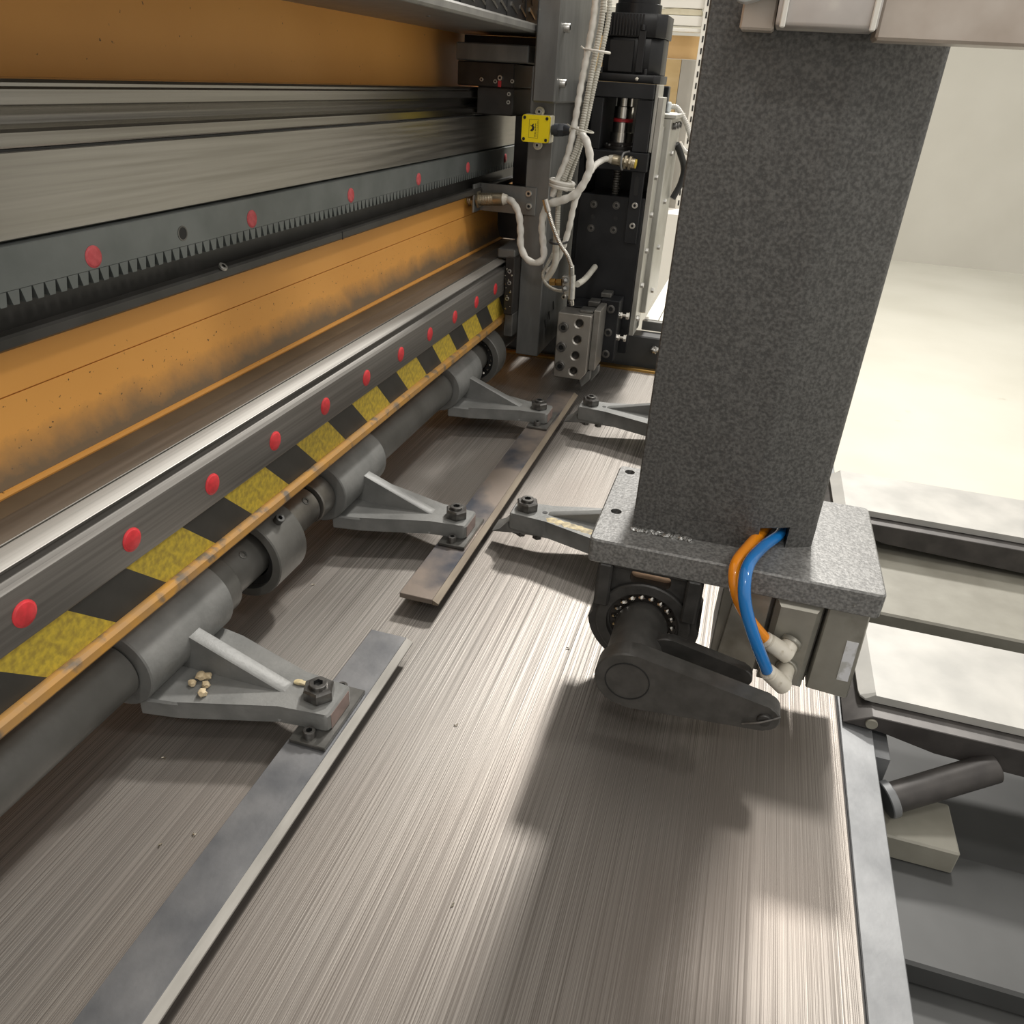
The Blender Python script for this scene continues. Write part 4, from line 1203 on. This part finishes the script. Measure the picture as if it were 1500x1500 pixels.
# cables
CAB = [
 ('conduit', [(-0.333, 1.600, 0.86), (-0.335, 1.600, 0.769), (-0.335, 1.600, 0.719), (-0.340, 1.600, 0.672), (-0.348, 1.600, 0.607), (-0.354, 1.600, 0.545), (-0.362, 1.600, 0.494), (-0.377, 1.600, 0.452), (-0.386, 1.600, 0.419)], 0.0064, (0.020, 0.0012), 'white_cable',
  'white spiral-wrapped cable running down beside the motor, next to the ribbed conduits'),
 ('conduit', [(-0.323, 1.600, 0.86), (-0.3235, 1.600, 0.769), (-0.3225, 1.600, 0.719), (-0.3275, 1.600, 0.673), (-0.3345, 1.600, 0.613), (-0.3405, 1.600, 0.554), (-0.3475, 1.600, 0.511), (-0.363, 1.600, 0.468), (-0.3745, 1.600, 0.426), (-0.3735, 1.600, 0.36)], 0.0054, (0.0042, 0.0010), 'conduit',
  'ribbed grey conduit of the motor bundle, running down to the black cable tie'),
 ('conduit', [(-0.316, 1.618, 0.86), (-0.3165, 1.618, 0.771), (-0.3145, 1.618, 0.721), (-0.3205, 1.618, 0.669), (-0.3295, 1.618, 0.608), (-0.3375, 1.618, 0.551), (-0.345, 1.618, 0.510), (-0.357, 1.618, 0.467), (-0.367, 1.618, 0.429)], 0.0048, (0.0042, 0.0009), 'conduit',
  'thinner ribbed conduit of the motor bundle, touching the black motor side'),
 ('wrapped_cable', [(-0.3655, 1.6215, 0.5373), (-0.352, 1.612, 0.537), (-0.342, 1.603, 0.533), (-0.328, 1.592, 0.520), (-0.318, 1.588, 0.493), (-0.319, 1.586, 0.465), (-0.336, 1.584, 0.433), (-0.362, 1.584, 0.417), (-0.389, 1.588, 0.408)], 0.0078, (0.020, 0.0014), 'white_cable',
  'white wrapped cable curving out of the yellow junction box gland'),
 ('wrapped_cable', [(-0.3125, 1.745, 0.4835), (-0.318, 1.72, 0.482), (-0.322, 1.66, 0.475), (-0.324, 1.602, 0.456)], 0.0058, (0.020, 0.0012), 'white_cable',
  'white wrapped cable from the yellow-ended sensor on the motor mount'),
 ('wrapped_cable', [(-0.333, 1.592, 0.440), (-0.342, 1.592, 0.408), (-0.349, 1.596, 0.363), (-0.358, 1.598, 0.327), (-0.373, 1.604, 0.292), (-0.388, 1.608, 0.273)], 0.0062, (0.020, 0.0012), 'white_cable',
  'white wrapped cable slanting down in front of the black slide plate'),
 ('wrapped_cable', [(-0.486, 1.625, 0.4030), (-0.470, 1.612, 0.398), (-0.454, 1.600, 0.379), (-0.448, 1.598, 0.346), (-0.446, 1.598, 0.320), (-0.432, 1.596, 0.297), (-0.411, 1.594, 0.291), (-0.396, 1.594, 0.303), (-0.4005, 1.600, 0.332), (-0.405, 1.600, 0.357), (-0.404, 1.602, 0.387), (-0.396, 1.602, 0.404)], 0.0072, (0.022, 0.0014), 'white_cable',
  'white wrapped cable looping down from the sensor at the gear rack'),
 ('thin_hose', [(-0.379, 1.612, 0.415), (-0.376, 1.612, 0.367), (-0.379, 1.612, 0.330), (-0.381, 1.612, 0.311), (-0.392, 1.612, 0.285), (-0.399, 1.612, 0.265), (-0.390, 1.612, 0.247), (-0.369, 1.610, 0.238), (-0.346, 1.604, 0.240)], 0.0036, (0.004, 0.0005), 'conduit',
  'thin beige hose bending round below the brass fitting'),
 ('thin_hose', [(-0.3725, 1.590, 0.36), (-0.3705, 1.588, 0.330), (-0.3695, 1.588, 0.297), (-0.3765, 1.588, 0.277), (-0.386, 1.588, 0.262)], 0.0066, None, 'conduit',
  'short beige hose end beside the brass fitting'),
]
for nm, pts, r, rb_, mt, lab in CAB:
    if lab.startswith('white spiral-wrapped'):
        pts = [(x - 0.002, y - 0.002, z) for x, y, z in pts]
    solo(nm, tube(nb(), pts, r, 12, 8, rib=rb_), mt, lab, 'cable')


def tie(cx, cy, cz, rx, ry, w, mat, label, tilt=0.0, tail=True):
    bm = nb()
    pts = [(cx + rx * math.cos(a), cy + ry * math.sin(a), cz + tilt * math.cos(a)) for a in [2 * PI * k / 18 for k in range(19)]]
    tube(bm, pts, w, 6, smooth=False)
    if tail:
        tube(bm, [(cx - rx, cy - 0.003, cz - tilt), (cx - rx - 0.006, cy - 0.006, cz - tilt + 0.004)], w * 0.8, 6, smooth=False)
    return solo('cable_tie', bm, mat, label, 'cable tie', None)


tie(-0.327, 1.606, 0.668, 0.023, 0.022, 0.0022, 'white_cable', 'white cable tie around the bundle at the motor', -0.002)
tie(-0.342, 1.606, 0.540, 0.022, 0.022, 0.0014, 'conduit', 'thin grey cable tie around the bundle near the gland', -0.004)
bm = nb()
for k in range(2):
    tube(bm, [(-0.372 + 0.022 * math.cos(a), 1.606 + 0.024 * math.sin(a), 0.446 - k * 0.0075 - 0.003 * math.cos(a)) for a in [2 * PI * q / 18 for q in range(19)]], 0.0042, 6, smooth=False)
solo('wrap_band', bm, 'white_cable', 'white wrap wound round the bundle above the steel spout', 'cable tie')
tie(-0.367, 1.592, 0.338, 0.017, 0.030, 0.0022, 'black_rubber', 'black cable tie around hose and conduit', 0.0, False)
# cables behind the slide
solo('wrapped_cable', tube(nb(), [(-0.228, 2.0, 0.580), (-0.215, 2.0, 0.579), (-0.199, 2.0, 0.563), (-0.183, 2.0, 0.539), (-0.170, 2.0, 0.510)], 0.0060, 10, 6, rib=(0.004, 0.0008)), 'white_cable', 'white ribbed cable leaving the grey plug at the top of the slide housing', 'cable')
pg = thing('cable_plug', 'small pale plug on top of the silver slide housing', 'connector', (-0.235, 1.98, 0.568))
part('plug_body', box(nb(), -0.250, -0.226, 1.965, 2.0, 0.5682, 0.590, 0.003), 'film', pg)
part('plug_window', box(nb(), -0.245, -0.232, 1.9638, 1.965, 0.573, 0.584), 'grey_board', pg)
solo('power_hose', tube(nb(), [(-0.206, 2.02, 0.505), (-0.196, 2.03, 0.487), (-0.184, 2.05, 0.454), (-0.186, 2.05, 0.420), (-0.199, 2.04, 0.385)], 0.0075, 12, 8), 'black_rubber', 'black rubber hose arching beside the silver slide housing', 'hose')
solo('wrapped_cable', tube(nb(), [(-0.205, 2.07, 0.505), (-0.190, 2.08, 0.487), (-0.172, 2.09, 0.480)], 0.0055, 10, 6, rib=(0.004, 0.0008)), 'white_cable', 'short white cable above the black rubber hose', 'cable')

# ------------------------------------------------------------------ storage rack in the background
rkx = thing('storage_rack', 'white slotted storage rack standing behind the machine', 'rack', (-1.0, 4.3, -0.8))
up = part('upright', box(nb(), -0.3900, -0.3550, 4.18, 4.23, -0.80, 1.9, 0.002), 'rack_white', rkx)
part('upright', box(nb(), -2.2, -2.165, 4.18, 4.23, -0.80, 1.9, 0.002), 'rack_white', rkx)
sl = mesh_of('slot', box(nb(), -0.0035, 0.0035, -0.001, 0.001, -0.012, 0.012), 'hole')
for k in range(22):
    pinst('slot', sl, up, (-0.3755, 4.1795, 0.03 + k * 0.046))
for z0, z1 in ((0.928, 0.990), (0.862, 0.900), (0.838, 0.852), (-0.06, 0.0), (-0.50, -0.44)):
    part('shelf_beam', box(nb(), -2.165, -0.3905, 4.20, 4.26, z0, z1, 0.002), 'rack_white', rkx)
part('shelf', box(nb(), -2.165, -0.3905, 4.261, 4.8, -0.02, 0.0), 'rack_white', rkx)
part('shelf', box(nb(), -2.165, -0.3905, 4.261, 4.8, 0.87, 0.89), 'rack_white', rkx)
solo('cardboard_sheet', box(nb(), -1.5, -0.395, 4.30, 4.33, 0.735, 0.828), 'cardboard', 'tan cardboard strip under the white rack beam', 'cardboard')
solo('plywood_sheet', box(nb(), -1.5, -0.468, 4.285, 4.315, 0.002, 0.732), 'plywood', 'brown plywood sheet standing in the white rack', 'board')
solo('board', box(nb(), -0.466, -0.392, 4.285, 4.315, 0.002, 0.732), 'grey_board', 'grey board standing beside the brown plywood in the rack', 'board')
pk = thing('parcel', 'cream paper-wrapped parcel between the white rack beams', 'parcel', (-0.50, 4.25, 0.902))
part('wrapping', prism(nb(), [(-0.585, 0.902), (-0.395, 0.902), (-0.40, 0.925), (-0.44, 0.926), (-0.52, 0.927), (-0.58, 0.922)], 'y', 4.205, 4.28, 0.002), 'cream_plastic', pk)
solo('storage_box', box(nb(), -0.95, -0.30, 4.0, 4.15, -0.798, 0.10, 0.01), 'rack_white', 'white storage box on the floor in front of the rack', 'box')

# ------------------------------------------------------------------ crumbs and chips
random.seed(11)
for i, (x, y, z, r) in enumerate(((-0.463, 0.520, 0.0565, 0.0058), (-0.458, 0.523, 0.0555, 0.0048), (-0.452, 0.512, 0.0555, 0.0046), (-0.466, 0.509, 0.0555, 0.0045), (-0.448, 0.500, 0.0555, 0.0050))):
    solo('putty_crumb', blob(nb(), (x, y, z + r * 0.3), r, i + 5, (1, 0.9, 0.8)), 'putty', 'tan putty crumb on the ribbed clamp arm that holds the bright-edged bar', 'crumb', 'putty crumbs on the clamp arm')
solo('putty_crumb', blob(nb(), (-0.365, 0.549, 0.0552), 0.0062, 3, (1.2, 0.7, 0.35)), 'yellowed', 'yellow flake beside the hex nut of the arm with putty crumbs', 'crumb')
for i, (x, y) in enumerate(((-0.470, 0.455), (-0.483, 0.78), (-0.405, 0.37), (-0.385, 0.39), (-0.21, 0.60), (-0.14, 0.40), (-0.125, 0.77), (-0.35, 1.35))):
    bm = nb()
    tube(bm, [(x + 0.0022 * math.cos(a + i), y + 0.0016 * math.sin(a * 1.3 + i), 0.0008 + 0.0004 * a) for a in (0, 0.8, 1.6, 2.4)], 0.0006, 6, 4)
    solo('metal_chip', bm, 'chip', 'tiny curled metal chip lying on the brushed table', 'metal chip', 'metal chips on the table')
